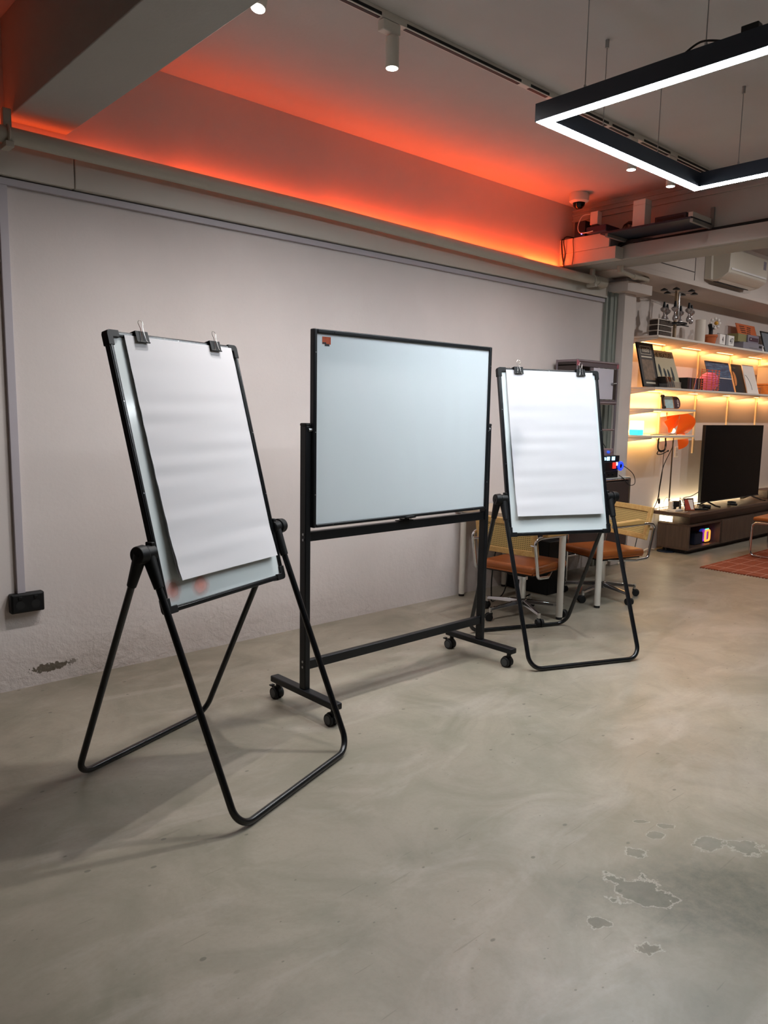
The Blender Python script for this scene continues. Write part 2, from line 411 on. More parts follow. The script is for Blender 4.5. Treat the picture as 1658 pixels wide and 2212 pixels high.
def hanger(x, z):
    h = obj('hanger_strap', MB().box((x-.018, -.135, z+.03), (x+.018, -.105, 2.69)), M_pipe, pp, .002)
    obj('hanger_foot', MB().box((x-.018, -.16, z-.058), (x+.018, -.078, z-.034)), M_pipe, h, .002)
    obj('clamp', MB().tube([(x, -.12+.04*cos(a), z+.04*sin(a)) for a in [k*2*pi/16 for k in range(16)]], .006, 6, True), M_pipe, h)
hanger(.345, 2.581); hanger(4.965, 2.529)
# small condensate pipe near the pillar
dp = thing('condensate_pipe', 'thin jointed white pipe dropping from the beam beside the pillar', 'pipe', (0, 0, 0))
obj('pipe_run', MB().tube(fillet([(5.0, -.36, 2.66), (5.0, -.36, 2.58), (5.30, -.31, 2.575), (5.62, -.26, 2.60), (5.64, -.24, 2.585)], .03), .018, 12), M_pipe, dp)
obj('elbow', MB().cyl((4.999, -.36, 2.62), (4.999, -.36, 2.565), .026), M_pipe, dp)
obj('coupling', MB().cyl((5.28, -.313, 2.575), (5.34, -.304, 2.577), .023), M_pipe, dp)

# red-orange LED strip on the casing ledge behind the pipe
ls = thing('led_strip', 'orange-red LED tape lying on the ledge behind the wall pipe', 'light strip', (0, 0, 2.596))
obj('tape', MB().box((-4.5, -.034, 0), (4.63, -.022, .003)), M_ledred, ls)
for x0, x1, k in ((-4.5, .3, .10), (.3, .7, .10), (.7, 1.2, .20), (1.2, 2.2, .42), (2.2, 3.2, .74), (3.2, 4.2, 1.05), (4.2, 4.63, 1.5)):
    area('tape_light', ((x0+x1)/2, -.028, .006), x1-x0, .012, RED_POWER*(x1-x0)*k, (1, .078, .012), (0, -.12, 1), ls, 2.3 if x1 < 4.5 else pi)

# ================================================================== LIGHT FITTINGS
pl = thing('pendant_light', 'large dark rectangular pendant with a glowing white underside', 'light', (0, 0, 0))
X0, X1, Y1, Y0, ZB, ZT, BW = 2.0, 3.45, -1.74, -2.88, 2.64, 2.715, .06
def bar(name, quad, z0, z1, m, bev=0):
    n = len(quad); vs = [(x, y, z0) for x, y in quad]+[(x, y, z1) for x, y in quad]
    return obj(name, MB().add(vs, [(0, 1, 2, 3), (7, 6, 5, 4)]+[(i, n+i, n+(i+1) % n, (i+1) % n) for i in range(n)]), m, pl, bev)
for q, d in (([(X0, Y0), (X0, Y1), (X0+BW, Y1-BW), (X0+BW, Y0+BW)], 0), ([(X0, Y1), (X1, Y1), (X1-BW, Y1-BW), (X0+BW, Y1-BW)], 0),
          ([(X1, Y1), (X1, Y0), (X1-BW, Y0+BW), (X1-BW, Y1-BW)], 0), ([(X1, Y0), (X0, Y0), (X0+BW, Y0+BW), (X1-BW, Y0+BW)], 0)):
    bar('housing', q, ZB+.002, ZT, M_lampbody)
def inset(a, b):
    return [(X0+a, Y0+a), (X0+a, Y1-a), (X0+b, Y1-b), (X0+b, Y0+b)], [(X0+a, Y1-a), (X1-a, Y1-a), (X1-b, Y1-b), (X0+b, Y1-b)], [(X1-a, Y1-a), (X1-a, Y0+a), (X1-b, Y0+b), (X1-b, Y1-b)], [(X1-a, Y0+a), (X0+a, Y0+a), (X0+b, Y0+b), (X1-b, Y0+b)]
for q in inset(.004, .056): bar('diffuser', q, ZB, ZB+.004, M_diff)
for x, y in ((2.03, -1.965), (2.03, -2.47), (2.475, -1.77), (2.98, -1.77), (3.42, -1.99), (2.75, -2.85), (3.42, -2.7)):
    k = obj('suspension_wire', MB().cyl((x, y, ZT), (x, y, CZ), .0022, n=6), M_steelr, pl)
    obj('ceiling_anchor', MB().cyl((x, y, CZ-.035), (x, y, CZ), .009, n=10), M_steelr, k)
    obj('wire_grip', MB().cyl((x, y, ZT), (x, y, ZT+.02), .006, n=8), M_steelr, k)
obj('supply_cable', MB().tube(smooth_path([(2.03, -2.38, ZT+.004), (2.03, -2.45, ZT+.03), (2.03, -2.53, ZT+.008)]), .004, 8), M_cable, pl)
obj('driver_box', MB().box((2.015, -2.66, ZT), (2.05, -2.60, ZT+.028)), M_black, pl, .003)

tr = thing('ceiling_track', 'long slim white lighting track with a black slot on the ceiling', 'light track', (0, 0, 0))
obj('rail', MB().box((-2.0, -1.257, 3.078), (4.77, -1.223, CZ)), M_whitem, tr, .002)
for a, b in ((-2, 1.54), (1.69, 2.50), (2.58, 2.74), (3.02, 3.32), (3.36, 3.60), (3.72, 4.05), (4.15, 4.7)):
    obj('slot', MB().box((a, -1.2585, 3.081), (b, -1.25, 3.094)).box((a, -1.249, 3.0765), (b, -1.231, 3.08)), M_black, tr)
def spot(x, label, aim=(0, 0, -1), power=1.0, y=-1.24, group='white spotlights on the ceiling track'):
    t = thing('track_spotlight', label, 'spotlight', (x, y, 3.075), 0, group)
    obj('adapter', MB().box((-.05, -.02, -.045), (.05, .02, .0)), M_whitem, t, .004)
    obj('neck', MB().cyl((.02, 0, -.07), (.02, 0, -.04), .012, .016), M_whitem, t)
    A = Vector(aim).normalized(); p0 = Vector((.02, 0, -.055)); p1 = p0+A*.125
    h = obj('barrel', MB().cyl(p0, p1, .030, n=24), M_whitem, t, .002)
    obj('lens', MB().cyl(p1-A*.004, p1+A*.0008, .026, n=20), M_spotglow, t)
    d = bpy.data.lights.new('spot_light', 'SPOT'); d.energy = SPOT_POWER*power; d.color = (1, .955, .92); d.spot_size = math.radians(155); d.spot_blend = 1.0; d.shadow_soft_size = .026
    o = bpy.data.objects.new('spot_light', d); COL.objects.link(o); o.parent = t; o.location = p1+A*.012
    o.rotation_euler = (-A).to_track_quat('Z', 'Y').to_euler()
spot(1.60, 'white cylinder spotlight hanging straight down from the middle of the ceiling track')
spot(.93, 'tilted white spotlight cut off by the top edge beside the ceiling beam', (-.25, -.1, -1), .7)
spot(3.60, 'small white spotlight half hidden behind the glowing pendant bar', (0, 0, -1), .5)
spot(4.09, 'white spotlight at the far end of the ceiling track near the dome camera', (0, 0, -1), .4)

tl = thing('lounge_track', 'white lighting track over the lounge beyond the beam', 'light track', (0, 0, 0))
obj('rail', MB().box((5.6, -1.917, 3.078), (9.8, -1.883, CZ)), M_whitem, tl, .002)
obj('slot', MB().box((5.6, -1.909, 3.0765), (9.8, -1.891, 3.08)), M_black, tl)
for x, nm in ((6.3, 'first'), (7.7, 'second'), (9.1, 'third')):
    spot(x, nm+' white spotlight from the beam on the lounge track', (0, .6, -1), .42, -1.90, 'white spotlights on the lounge track')

# ================================================================== FLIP CHARTS
FBW, FBH, FP, FHP, FA, FB, FWF = .6856, .9883, .2167, .9074, .3738, .3919, .7141
def chart_frame(tilt):
    V = Vector((0, sin(tilt), cos(tilt))); N = Vector((0, -cos(tilt), sin(tilt)))
    M = Matrix((Vector((1, 0, 0)), V, N)).transposed().to_4x4(); M.translation = Vector((0, 0, FHP))-V*FP
    return M           # u, v from the bottom edge, n towards the viewer
def flipchart(loc, yaw, tilt, label, blob):
    t = thing('flip_chart_easel', label, 'easel', loc, yaw, 'black flip chart easels')
    F = chart_frame(tilt); hw = FBW/2
    obj('board_panel', MB(F).box((-hw+.010, .010, -.005), (hw-.010, FBH-.010, .004)), M_board2, t)
    for a, b in (((-hw, .02), (-hw+.020, FBH-.02)), ((hw-.020, .02), (hw, FBH-.02)), ((-hw+.02, 0), (hw-.02, .020)), ((-hw+.02, FBH-.020), (hw-.02, FBH))):
        r = obj('frame_rail', MB(F).box((a[0], a[1], -.012), (b[0], b[1], .010)), M_black, t, .003)
        lo, hi = ([a[0]+.006, a[1]+.004], [b[0]-.006, b[1]-.004]) if b[1]-a[1] > .1 else ([a[0]+.004, a[1]+.006], [b[0]-.004, b[1]-.006])
        obj('rail_groove', MB(F).box((lo[0], lo[1], .009), (hi[0], hi[1], .012)), M_blackg, r, .001)
    for sx in (-1, 1):
        for v0, sv in ((0, 1), (FBH, -1)):
            u0 = sx*(hw+.003); v1 = v0-sv*.003
            mb = MB(F); e = -sx
            poly = [(u0+e*.014, v1), (u0+e*.055, v1), (u0+e*.055, v1+sv*.026), (u0+e*.026, v1+sv*.026), (u0+e*.026, v1+sv*.055), (u0, v1+sv*.055), (u0, v1+sv*.014), (u0+e*.004, v1+sv*.004)]
            obj('corner_cap', mb.prism(poly, -.015, .0135, 2), M_blackp, t, .002)
    for (u, v) in ((-hw+.010, .74), (-hw+.010, .42), (hw-.010, .62), (hw-.010, .36), (0, FBH-.01)):
        obj('rivet', MB(F).cyl((u, v, .010), (u, v, .0125), .0022, n=8), M_steelr, t)
    # pivots and U-shaped tube legs
    for sx in (-1, 1):
        xo, xi = sx*(hw+.052), sx*(hw+.020)
        obj('pivot_knob', MB().cyl((sx*(hw+.036), 0, FHP), (sx*(hw+.072), 0, FHP), .033, .030, 24), M_blackp, t, .004)
        obj('hinge_bracket', MB().cyl((sx*(hw-.004), 0, FHP), (sx*(hw+.036), 0, FHP), .027, n=20).cbox((sx*(hw+.004), .004, FHP+.002), (.016, .03, .07)), M_blackp, t, .003)
        for x, y1, nm in ((xi, -FA, 'front'), (xo, FB, 'rear')):
            p0 = Vector((x, 0, FHP)); p1 = Vector((sx*FWF/2, y1, .013)); d = (p1-p0).normalized()
            obj('leg_sleeve', MB().cyl(p0-d*.005, p0+d*.125, .024, .0165, 16), M_blackp, t, .002)
    for y1, xx in ((-FA, hw+.020), (FB, hw+.052)):
        pts = fillet([(-xx, 0, FHP), (-FWF/2, y1, .0135), (FWF/2, y1, .0135), (xx, 0, FHP)], .075, 10)
        obj('tube_leg', MB().tube(pts, .0125, 14), M_blackg, t)
    if blob:  # two pink blobs low on the board, fading out towards their edges
        mp = NT('soft_pink_blob')
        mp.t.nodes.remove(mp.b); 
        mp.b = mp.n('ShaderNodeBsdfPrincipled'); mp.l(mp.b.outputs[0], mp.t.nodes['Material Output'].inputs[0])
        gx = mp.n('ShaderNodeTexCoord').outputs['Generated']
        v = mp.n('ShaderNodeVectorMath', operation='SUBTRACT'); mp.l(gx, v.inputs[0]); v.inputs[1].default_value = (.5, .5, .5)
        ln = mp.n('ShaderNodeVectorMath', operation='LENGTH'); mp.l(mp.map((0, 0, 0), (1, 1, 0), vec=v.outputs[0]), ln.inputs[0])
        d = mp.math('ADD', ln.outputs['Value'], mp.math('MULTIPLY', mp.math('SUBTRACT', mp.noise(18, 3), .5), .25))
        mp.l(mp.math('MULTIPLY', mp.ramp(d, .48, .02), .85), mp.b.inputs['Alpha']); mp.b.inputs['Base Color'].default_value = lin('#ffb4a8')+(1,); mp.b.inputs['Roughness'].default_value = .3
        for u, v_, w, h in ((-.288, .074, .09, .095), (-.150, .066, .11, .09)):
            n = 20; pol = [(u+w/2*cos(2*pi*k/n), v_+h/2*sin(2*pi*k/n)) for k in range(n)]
            obj('pink_blob', MB(F).add([(a, b, .0044) for a, b in pol], [tuple(range(n))]), mp.m, t, label='soft pink smudge')
    return t, F
def paper_pad(loc, yaw, F, u0, u1, v0, v1, label, seed, lift):
    t = thing('paper_pad', label, 'paper pad', loc, yaw, 'flip chart paper pads')
    rnd = random.Random(seed)
    ph = [rnd.uniform(0, 6) for _ in range(4)]
    def surf(u, v, k):
        s = (v1-v)/(v1-v0); a = (u-u0)/(u1-u0)
        w = .72*(.0013*sin(v*62+ph[0]+1.2*a+.8*sin(v*11))+.0008*sin(v*97+ph[1]-2.5*a))*min(1, s*3)*(1-.45*a)
        l = lift*(s**2)*(1-a)**2 + .006*s*s + .010*max(0, s-.85)/.15*(.4+.6*sin(2.6*a+ph[2])**2)
        return w*.9+l+.0135+k
    nv, nu = 70, 10
    for nm, k, du, dv in (('back_sheets', -.0035, .004, .010), ('front_sheet', .0, 0, 0)):
        rows = []
        for i in range(nv+1):
            v = v1-(v1-v0-dv)*i/nv
            rows.append([F @ Vector((u0+du+(u1-u0-du)*j/nu-(.012*max(0, (i/nv-.5)) if j == nu else 0), v, (surf(u0+(u1-u0)*j/nu, v, k) if k == 0 else .006+.5*(surf(u0+(u1-u0)*j/nu, v, 0)-.006)))) for j in range(nu+1)])
        obj(nm, MB().strip(rows, .0012), M_paper, t)
    return t
def binder_clip(loc, yaw, F, u, label, fold):
    t = thing('binder_clip', label, 'binder clip', loc, yaw, 'black binder clips on the flip charts')
    w = .03; top = FBH+.006; jaw = FBH-.034; th = .0012
    prof_out = [(.0225, jaw), (.021, top), (-.021, top), (-.0155, jaw)]
    mb = MB(F)
    mb.add([(u-w, top-.0006, .021), (u+w, top-.0006, .021), (u+w, jaw, .0225), (u-w, jaw, .0225), (u-w, top-.0006, .0196), (u+w, top-.0006, .0196), (u+w, jaw, .0211), (u-w, jaw, .0211)],
           [(0, 1, 2, 3), (7, 6, 5, 4), (0, 4, 5, 1), (1, 5, 6, 2), (2, 6, 7, 3), (3, 7, 4, 0)])
    mb.box((u-w, top-.0014, -.021), (u+w, top, .021))
    mb.box((u-w, jaw, -.0225), (u+w, top-.0006, -.021))
    obj('clip_body', mb, M_blackp, t, .0004)
    obj('jaw_roll', MB(F).cyl((u-w, jaw, .0225), (u+w, jaw, .0225), .0026, n=10), M_blackp, t)
    def handle(base, direc, side):
        B = Vector(base); D = Vector(direc).normalized(); L = .078
        sh = [(-.016, 0), (-.010, .006), (-.0065, .030), (-.0055, .048), (-.009, .060), (-.0115, .067), (-.009, .074), (-.004, .078), (.004, .078), (.009, .074), (.0115, .067), (.009, .060), (.0055, .048), (.0065, .030), (.010, .006), (.016, 0)]
        obj('wire_handle', MB(F).tube([B+Vector((a, 0, 0))+D*b for a, b in sh], .0011, 8), M_wire, t)
    handle((u, jaw, .0262), (0, 1, -.02), 1)
    if fold == 0: handle((u-.002, jaw, -.024), (-.25, .85, -.6), -1)
    else: handle((u-.002, jaw, -.024), (-.3, .8, -.7), -1)
    return t
loc1 = (.6645, -1.3586, 0); yaw1, tilt1 = .3473, .2577
e1, F1 = flipchart(loc1, yaw1, tilt1, 'leftmost flip chart easel, tilted back, with pink blobs low on its board', True)
paper_pad(loc1, yaw1, F1, -.270, .306, .100, .976, 'blank paper pad on the tilted left easel beside the wall socket', 3, .011)
binder_clip(loc1, yaw1, F1, -.192, 'black binder clip nearest the top left corner of the left easel', 0)
binder_clip(loc1, yaw1, F1, .200, 'black binder clip near the top right corner of the left easel', 1)
loc2 = (2.9845, -1.2598, 0); yaw2, tilt2 = -.3967, .2211
e2, F2 = flipchart(loc2, yaw2, tilt2, 'right flip chart easel standing in front of the desk and chairs', False)
paper_pad(loc2, yaw2, F2, -.292, .300, .112, .976, 'blank paper pad on the right easel in front of the desk', 11, .008)
binder_clip(loc2, yaw2, F2, -.212, 'black binder clip at the top left of the right easel', 0)
binder_clip(loc2, yaw2, F2, .213, 'black binder clip at the top right of the right easel', 1)

# ================================================================== MOBILE WHITEBOARD
wb = thing('mobile_whiteboard', 'blank white board on a black wheeled frame between the two easels', 'whiteboard', (1.8618, -1.1458, 0), .0052)
obj('board_panel', MB().box((-.592, -.006, .878), (.592, .006, 1.742)), M_board, wb)
for lo, hi in (((-.603, -.016, .869), (-.585, .016, 1.752)), ((.585, -.016, .869), (.603, .016, 1.752)), ((-.585, -.016, .869), (.585, .016, .8843)), ((-.585, -.016, 1.7323), (.585, .016, 1.752))):
    obj('frame_rail', MB().box(lo, hi), M_black, wb, .005, 3)
for k in (-.49, 0, .49):
    obj('rivet', MB().cyl((k, -.0175, 1.740), (k, -.0155, 1.740), .0026, n=8), M_steel, wb); obj('rivet', MB().cyl((k, -.0175, .877), (k, -.0155, .877), .0024, n=8), M_steel, wb)
for z in (1.65, 1.30, 1.02): 
    for sx in (-1, 1): obj('rivet', MB().cyl((sx*.594, -.0175, z), (sx*.594, -.0155, z), .0024, n=8), M_steelr, wb)
PO = .0195
for sx in (-1, 1):
    x = sx*.622
    po = obj('post', MB().box((x-.015, PO-.022, .112), (x+.015, PO+.022, 1.328)), M_black, wb, .004)
    obj('post_cap', MB().box((x-.0165, PO-.0235, 1.325), (x+.0165, PO+.0235, 1.340)), M_blackp, po, .006, 3)
    obj('pivot_bolt', MB().cyl((x-sx*.02, 0, 1.31), (x, 0, 1.31), .008, n=12), M_steelr, po)
    for z in (.84, .815, .245, .220): obj('bolt', MB().cyl((x-.018, PO-.006, z), (x-.014, PO-.006, z), .006, n=10), M_steelr, po)
    obj('foot', MB().box((x-.024, PO-.248, .082), (x+.024, PO+.248, .113)), M_black, wb, .006, 3)
    for sy in (-1, 1):
        y = PO+sy*.214
        cs = obj('caster', MB().cyl((x, y, .055), (x, y, .082), .012, n=12).box((x-.010, y-.014, .03), (x+.010, y+.014, .062)), M_blackp, wb, .003)
        for s2 in (-1, 1):
            w = obj('wheel', MB().cyl((x+s2*.009, y+.012, .0285), (x+s2*.024, y+.012, .0285), .0285, n=24), M_rubber, cs, .003)
            obj('wheel_hub', MB().cyl((x+s2*.023, y+.012, .0285), (x+s2*.0255, y+.012, .0285), .020, n=20), M_greyhub, cs)
        obj('wheel_hood', MB().prism([(y+.012+.033*cos(a), .0285+.033*sin(a)) for a in [pi*k/10 for k in range(-1, 12)]], x-.008, x+.008, 0), M_blackp, cs)
        if sy == 1: obj('brake_lever', MB().box((x-.012, y+.045, .050), (x+.012, y+.062, .057)).box((x-.006, y+.03, .045), (x+.006, y+.05, .053)), M_blackp, cs, .002)
for z0, z1 in ((.806, .850), (.205, .248)):
    obj('crossbar', MB().box((-.607, PO-.015, z0), (.607, PO+.015, z1)), M_black, wb, .003)
lt = obj('board_latch', MB().box((-.048, PO-.018, .850), (.048, PO+.018, .854)).box((-.024, PO-.014, .853), (.024, PO+.012, .8615)).cyl((0, PO-.012, .8615), (0, PO-.012, .8685), .008, n=12), M_blackp, wb, .001)
obj('latch_wing', MB().prism([(-.034, .8735), (-.012, .8685), (.012, .8665), (.034, .868), (.037, .872), (.026, .879), (-.006, .8785), (-.03, .877)], PO-.050, PO-.036, 1), M_blackp, lt, .002)
for sx in (-1, 1): obj('latch_screw', MB().cyl((sx*.038, PO-.008, .854), (sx*.038, PO-.008, .862), .004, .002, n=8), M_steelr, lt)
sk = obj('sticker', MB().box((-.552, -.0068, 1.688), (-.5045, -.0061, 1.7205)), mat('sticker_orange', '#b4502c', .4, var=.5, scale=90), wb, label='small orange and black sticker')
obj('sticker_footer', MB().box((-.538, -.0070, 1.680), (-.512, -.0062, 1.690)).box((-.551, -.0070, 1.689), (-.530, -.0062, 1.696)), mat('sticker_dark', '#23242b', .5, var=.4, scale=120), sk)

# ================================================================== WALL SOCKET
so = thing('power_socket', 'black double power socket low on the back wall', 'socket', (.37, 0, .44))
obj('box', MB().box((-.078, -.042, -.048), (.078, 0, .048)), M_blackp, so, .007, 3)
obj('face_plate', MB().box((-.07, -.045, -.041), (.07, -.041, .041)), M_blackp, so, .002)
for x in (-.036, .036):
    sw = obj('outlet', MB().cyl((x, -.0455, -.008), (x, -.044, -.008), .021, n=20), M_rubber, so)
    obj('switch', MB().box((x-.008, -.049, .02), (x+.008, -.044, .034)), M_blackp, so, .001)

# ================================================================== DESK, CHAIRS, CABINET
ds = thing('desk', 'small beige desk on round cream legs behind the right easel', 'desk', (0, 0, 0))
obj('desk_top', MB().box((3.475, -.975, .655), (4.095, -.012, .69)), M_tabletop, ds, .003)
for x, y in ((3.546, -.925), (4.035, -.912), (3.517, -.05), (4.035, -.045)):
    l = obj('leg', MB().cyl((x, y, .018), (x, y, .655), .0225, n=20), M_tableleg, ds)
    obj('foot_pad', MB().cyl((x, y, 0), (x, y, .02), .021, n=16), M_rubber, l)
    obj('leg_plate', MB().cyl((x, y, .648), (x, y, .655), .045, n=16), M_steelr, l)

def swivel_chair(label, loc, rotz):
    """front of the chair looks along +x"""
    t = thing('swivel_chair', label, 'chair', loc, rotz, 'cane-backed swivel chairs')
    n = 9
    rows = []
    # cushion: soft box with a puffed top
    c = obj('seat_cushion', MB().box((-.215, -.215, .345), (.225, .215, .400)), M_leather, t, .022, 4)
    obj('seat_piping', MB().tube(fillet([(-.21, -.21, .35), (.22, -.21, .35), (.22, .21, .35), (-.21, .21, .35), (-.212, -.20, .35)], .03), .006, 8), M_leather, c)
    obj('seat_pan', MB().box((-.19, -.19, .330), (.19, .19, .346)), M_blackp, t, .005)
    # backrest: curved wooden frame with a cane panel
    def bx(y, z): return -.245+.28*(y/.44)**2*.22-(z-.6)*.22
    def strip(y0, y1, z0, z1, th, m=8):
        rows = []
        for i in range(5):
            z = z0+(z1-z0)*i/4
            rows.append([(bx(y0+(y1-y0)*j/m, z), y0+(y1-y0)*j/m, z) for j in range(m+1)])
        return MB().strip(rows, th)
    for a in ((-.235, .235, .675, .715), (-.235, .235, .47, .51)): obj('back_rail', strip(*a, .022), M_wood, t, .004)
    for a in ((-.235, -.195, .505, .68), (.195, .235, .505, .68)): obj('back_stile', strip(*a, .022, 2), M_wood, t, .003)
    obj('cane_panel', strip(-.20, .20, .505, .68, .006), M_cane, t)
    for sy in (-1, 1):
        y = sy*.245
        pts = fillet([(.10, sy*.16, .325), (-.09, y, .325), (-.215, y, .335), (-.268, y, .585), (-.20, y, .598), (.12, y, .585), (.14, sy*.232, .585)], .03, 5)
        a = obj('arm_tube', MB().tube(pts, .011, 10), M_steel, t)
        obj('armrest', MB().prism([(-.14, .598), (.115, .590), (.135, .600), (.13, .618), (-.11, .634), (-.155, .622)], y-.022, y+.022, 1), M_wood, a, .006, 3)
        obj('back_mount', MB().cyl((-.262, sy*.252, .55), (-.245, sy*.205, .55), .009, n=10), M_steel, a)
    obj('tilt_mechanism', MB().box((-.09, -.07, .295), (.09, .07, .332)), M_blackp, t, .008)
    obj('lever', MB().tube([(0, -.06, .31), (.02, -.17, .305), (.02, -.21, .30)], .005, 8), M_blackp, t)
    obj('gas_column', MB().cyl((0, 0, .115), (0, 0, .30), .024, n=20).cyl((0, 0, .26), (0, 0, .298), .035, n=20), M_steel, t)
    hub = obj('hub', MB().cyl((0, 0, .075), (0, 0, .125), .042, .034, 20), M_steel, t, .004)
    for k in range(5):
        A = 2*pi*k/5+.35; d = Vector((cos(A), sin(A), 0)); q = Vector((-sin(A), cos(A), 0))
        def cr(r, z, w, h): c0 = d*r+Vector((0, 0, z)); return [c0-q*w, c0+q*w, c0+q*w*.7+Vector((0, 0, h)), c0-q*w*.7+Vector((0, 0, h))]
        v = cr(.03, .088, .018, .032)+cr(.285, .070, .012, .020)
        ar = obj('base_arm', MB().add(v, [(0, 1, 2, 3), (7, 6, 5, 4), (0, 4, 5, 1), (1, 5, 6, 2), (2, 6, 7, 3), (3, 7, 4, 0)]), M_steel, t, .004)
        e = d*.278
        obj('caster_stem', MB().cyl(e+Vector((0, 0, .048)), e+Vector((0, 0, .092)), .011, n=12), M_steel, ar)
        ww = q if k % 2 else (q+d*.6).normalized()
        f = ww.cross(Vector((0, 0, 1)))*.012
        mb = MB()
        for s2 in (-1, 1): mb.cyl(e+f+ww*s2*.006+Vector((0, 0, .027)), e+f+ww*s2*.024+Vector((0, 0, .027)), .027, .025, n=18)
        obj('caster_wheel', mb.cyl(e+f*0+Vector((0, 0, .03)), e+Vector((0, 0, .055)), .014, n=10), M_rubber, ar)
    return t
swivel_chair('cane-backed tan swivel chair on the left of the desk, back to the whiteboard post', (3.42, -.70, 0), .10)
swivel_chair('cane-backed tan swivel chair on the right of the desk, by the dark cabinet', (4.36, -.74, 0), pi-.28)

# low tubular cabinet with a display tower on it
cb = thing('tube_frame_cabinet', 'low dark cabinet with chrome tube frame against the back wall by the pillar', 'cabinet', (0, 0, 0))
cx0, cx1, cy0, cy1 = 4.35, 5.24, -.42, -.055
for x in (cx0, (cx0+cx1)/2, cx1):
    for y in (cy0, cy1): obj('tube_post', MB().cyl((x, y, .0), (x, y, .858), .010, n=12), M_steel, cb)
for z in (.27, .57, .855):
    for y in (cy0, cy1): obj('tube_rail', MB().cyl((cx0, y, z), (cx1, y, z), .009, n=10), M_steel, cb)
    for x in (cx0, cx1): obj('tube_rail', MB().cyl((x, cy0, z), (x, cy1, z), .009, n=10), M_steel, cb)
    obj('shelf_panel', MB().box((cx0+.01, cy0+.01, z-.006), (cx1-.01, cy1-.01, z+.006)), M_darkpanel, cb)
mx = (cx0+cx1)/2
for a, b in ((cx0+.014, mx-.014), (mx+.014, cx1-.014)):
    obj('door', MB().box((a, cy0-.004, .60), (b, cy0+.006, .838)), M_darkpanel, cb, .002)
    obj('door', MB().box((a, cy0-.004, .285), (b, cy0+.006, .555)), M_darkpanel, cb, .002)
for x in (cx0, cx1): obj('side_panel', MB().box((x-.004, cy0+.014, .28), (x+.004, cy1-.014, .845)), M_darkpanel, cb)
obj('back_panel', MB().box((cx0+.012, cy1-.004, .28), (cx1-.012, cy1+.004, .845)), M_darkpanel, cb)
obj('glass_top', MB().box((cx0-.005, cy0-.005, .866), (cx1+.005, cy1+.01, .872)), mat('frosted_glass_top', '#c9cdc8', .15, var=.02), cb)

tw = thing('display_tower', 'tall tubular display case with a white door standing on the dark cabinet', 'display case', (0, 0, 0))
tx0, tx1, ty0, ty1, tz0, tz1 = 4.62, 5.222, -.25, -.05, .873, 1.848
M_tube = mat('mauve_metal_tube', '#8c8086', .3, .6, var=.04)
for x in (tx0, tx1):
    for y in (ty0, ty1): obj('tube_post', MB().cyl((x, y, tz0), (x, y, tz1), .010, n=12), M_tube, tw)
for z in (tz1-.012, 1.50, 1.27):
    for y in (ty0, ty1): obj('tube_rail', MB().cyl((tx0, y, z), (tx1, y, z), .008 if z < 1.3 else .012, n=10), M_tube, tw)
    for x in (tx0, tx1): obj('tube_rail', MB().cyl((x, ty0, z), (x, ty1, z), .008 if z < 1.3 else .012, n=10), M_tube, tw)
obj('top_panel', MB().box((tx0, ty0, tz1-.012), (tx1, ty1, tz1)), M_darkpanel, tw, .002)
obj('fascia', MB().box((tx0+.012, ty0-.006, tz1-.055), (tx1-.012, ty0+.006, tz1-.006)), M_tube, tw, .002)
obj('fascia', MB().box((tx0+.012, ty0-.006, 1.485), (tx1-.012, ty0+.006, 1.525)), M_tube, tw, .002)
for x in (tx0+.004, tx1-.004): obj('corner_joint', MB().cbox((x, ty0-.004, tz1-.03), (.03, .012, .045)), mat('pink_joint', '#a05a64', .4), tw, .003)
obj('side_panel', MB().box((tx0-.003, ty0+.012, 1.51), (tx0+.003, ty1-.012, tz1-.05)), M_darkpanel, tw)
obj('side_panel', MB().box((tx0-.003, ty0+.012, tz1-.04), (tx0+.003, ty1-.012, tz1-.006)), M_darkpanel, tw)
obj('back_panel', MB().box((tx0+.01, ty1-.004, 1.51), (tx1-.01, ty1+.004, tz1-.02)), M_darkpanel, tw)
obj('back_panel', MB().box((tx0+.01, ty1-.004, tz0), (tx1-.01, ty1+.004, 1.49)), mat('grey_glass', '#6f757a', .1, var=.03), tw)
dr = obj('door', MB().box((4.845, ty0-.010, 1.53), (5.155, ty0-.002, tz1-.06)), mat('lilac_white_door', '#cfcbd6', .3, var=.02), tw, .003)
obj('door_edge', MB().box((4.80, ty0-.011, 1.53), (4.842, ty0-.001, tz1-.06)), M_tube, dr)
obj('door_edge', MB().box((5.158, ty0-.011, 1.53), (5.205, ty0-.001, tz1-.06)), M_darkpanel, dr)
obj('lock', MB().cyl((5.125, ty0-.011, 1.665), (5.125, ty0-.030, 1.665), .010, n=12).cyl((5.125, ty0-.026, 1.665), (5.175, ty0-.026, 1.670), .005, n=8), M_steelr, dr)

# audio equipment on the cabinet
def device(name, label, lo, hi, m, cat='device', bev=.003):
    t = thing(name, label, cat, ((lo[0]+hi[0])/2, (lo[1]+hi[1])/2, lo[2]))
    w, d, h = hi[0]-lo[0], hi[1]-lo[1], hi[2]-lo[2]
    obj('case', MB().box((-w/2, -d/2, 0), (w/2, d/2, h)), m, t, bev); return t, w, d, h
Zt = .872
t, w, d, h = device('audio_receiver', 'black audio receiver at the bottom of the stack on the cabinet', (4.58, -.41, Zt), (5.06, -.275, Zt+.062), M_blackp)
for k in range(7): obj('knob', MB().cyl((-.2+.06*k, -d/2-.012, .03), (-.2+.06*k, -d/2, .03), .010, n=12), M_blackg, t)
t, w, d, h = device('audio_processor', 'black audio unit with a red lit switch and blue dial ring', (4.58, -.41, Zt+.064), (5.10, -.275, Zt+.135), M_blackp)
obj('red_switch', MB().box((.125, -d/2-.010, .014), (.172, -d/2, .066)), mat('red_glow_switch', '#e02818', .4, emit='#f03020', estr=1.3), t, .004)
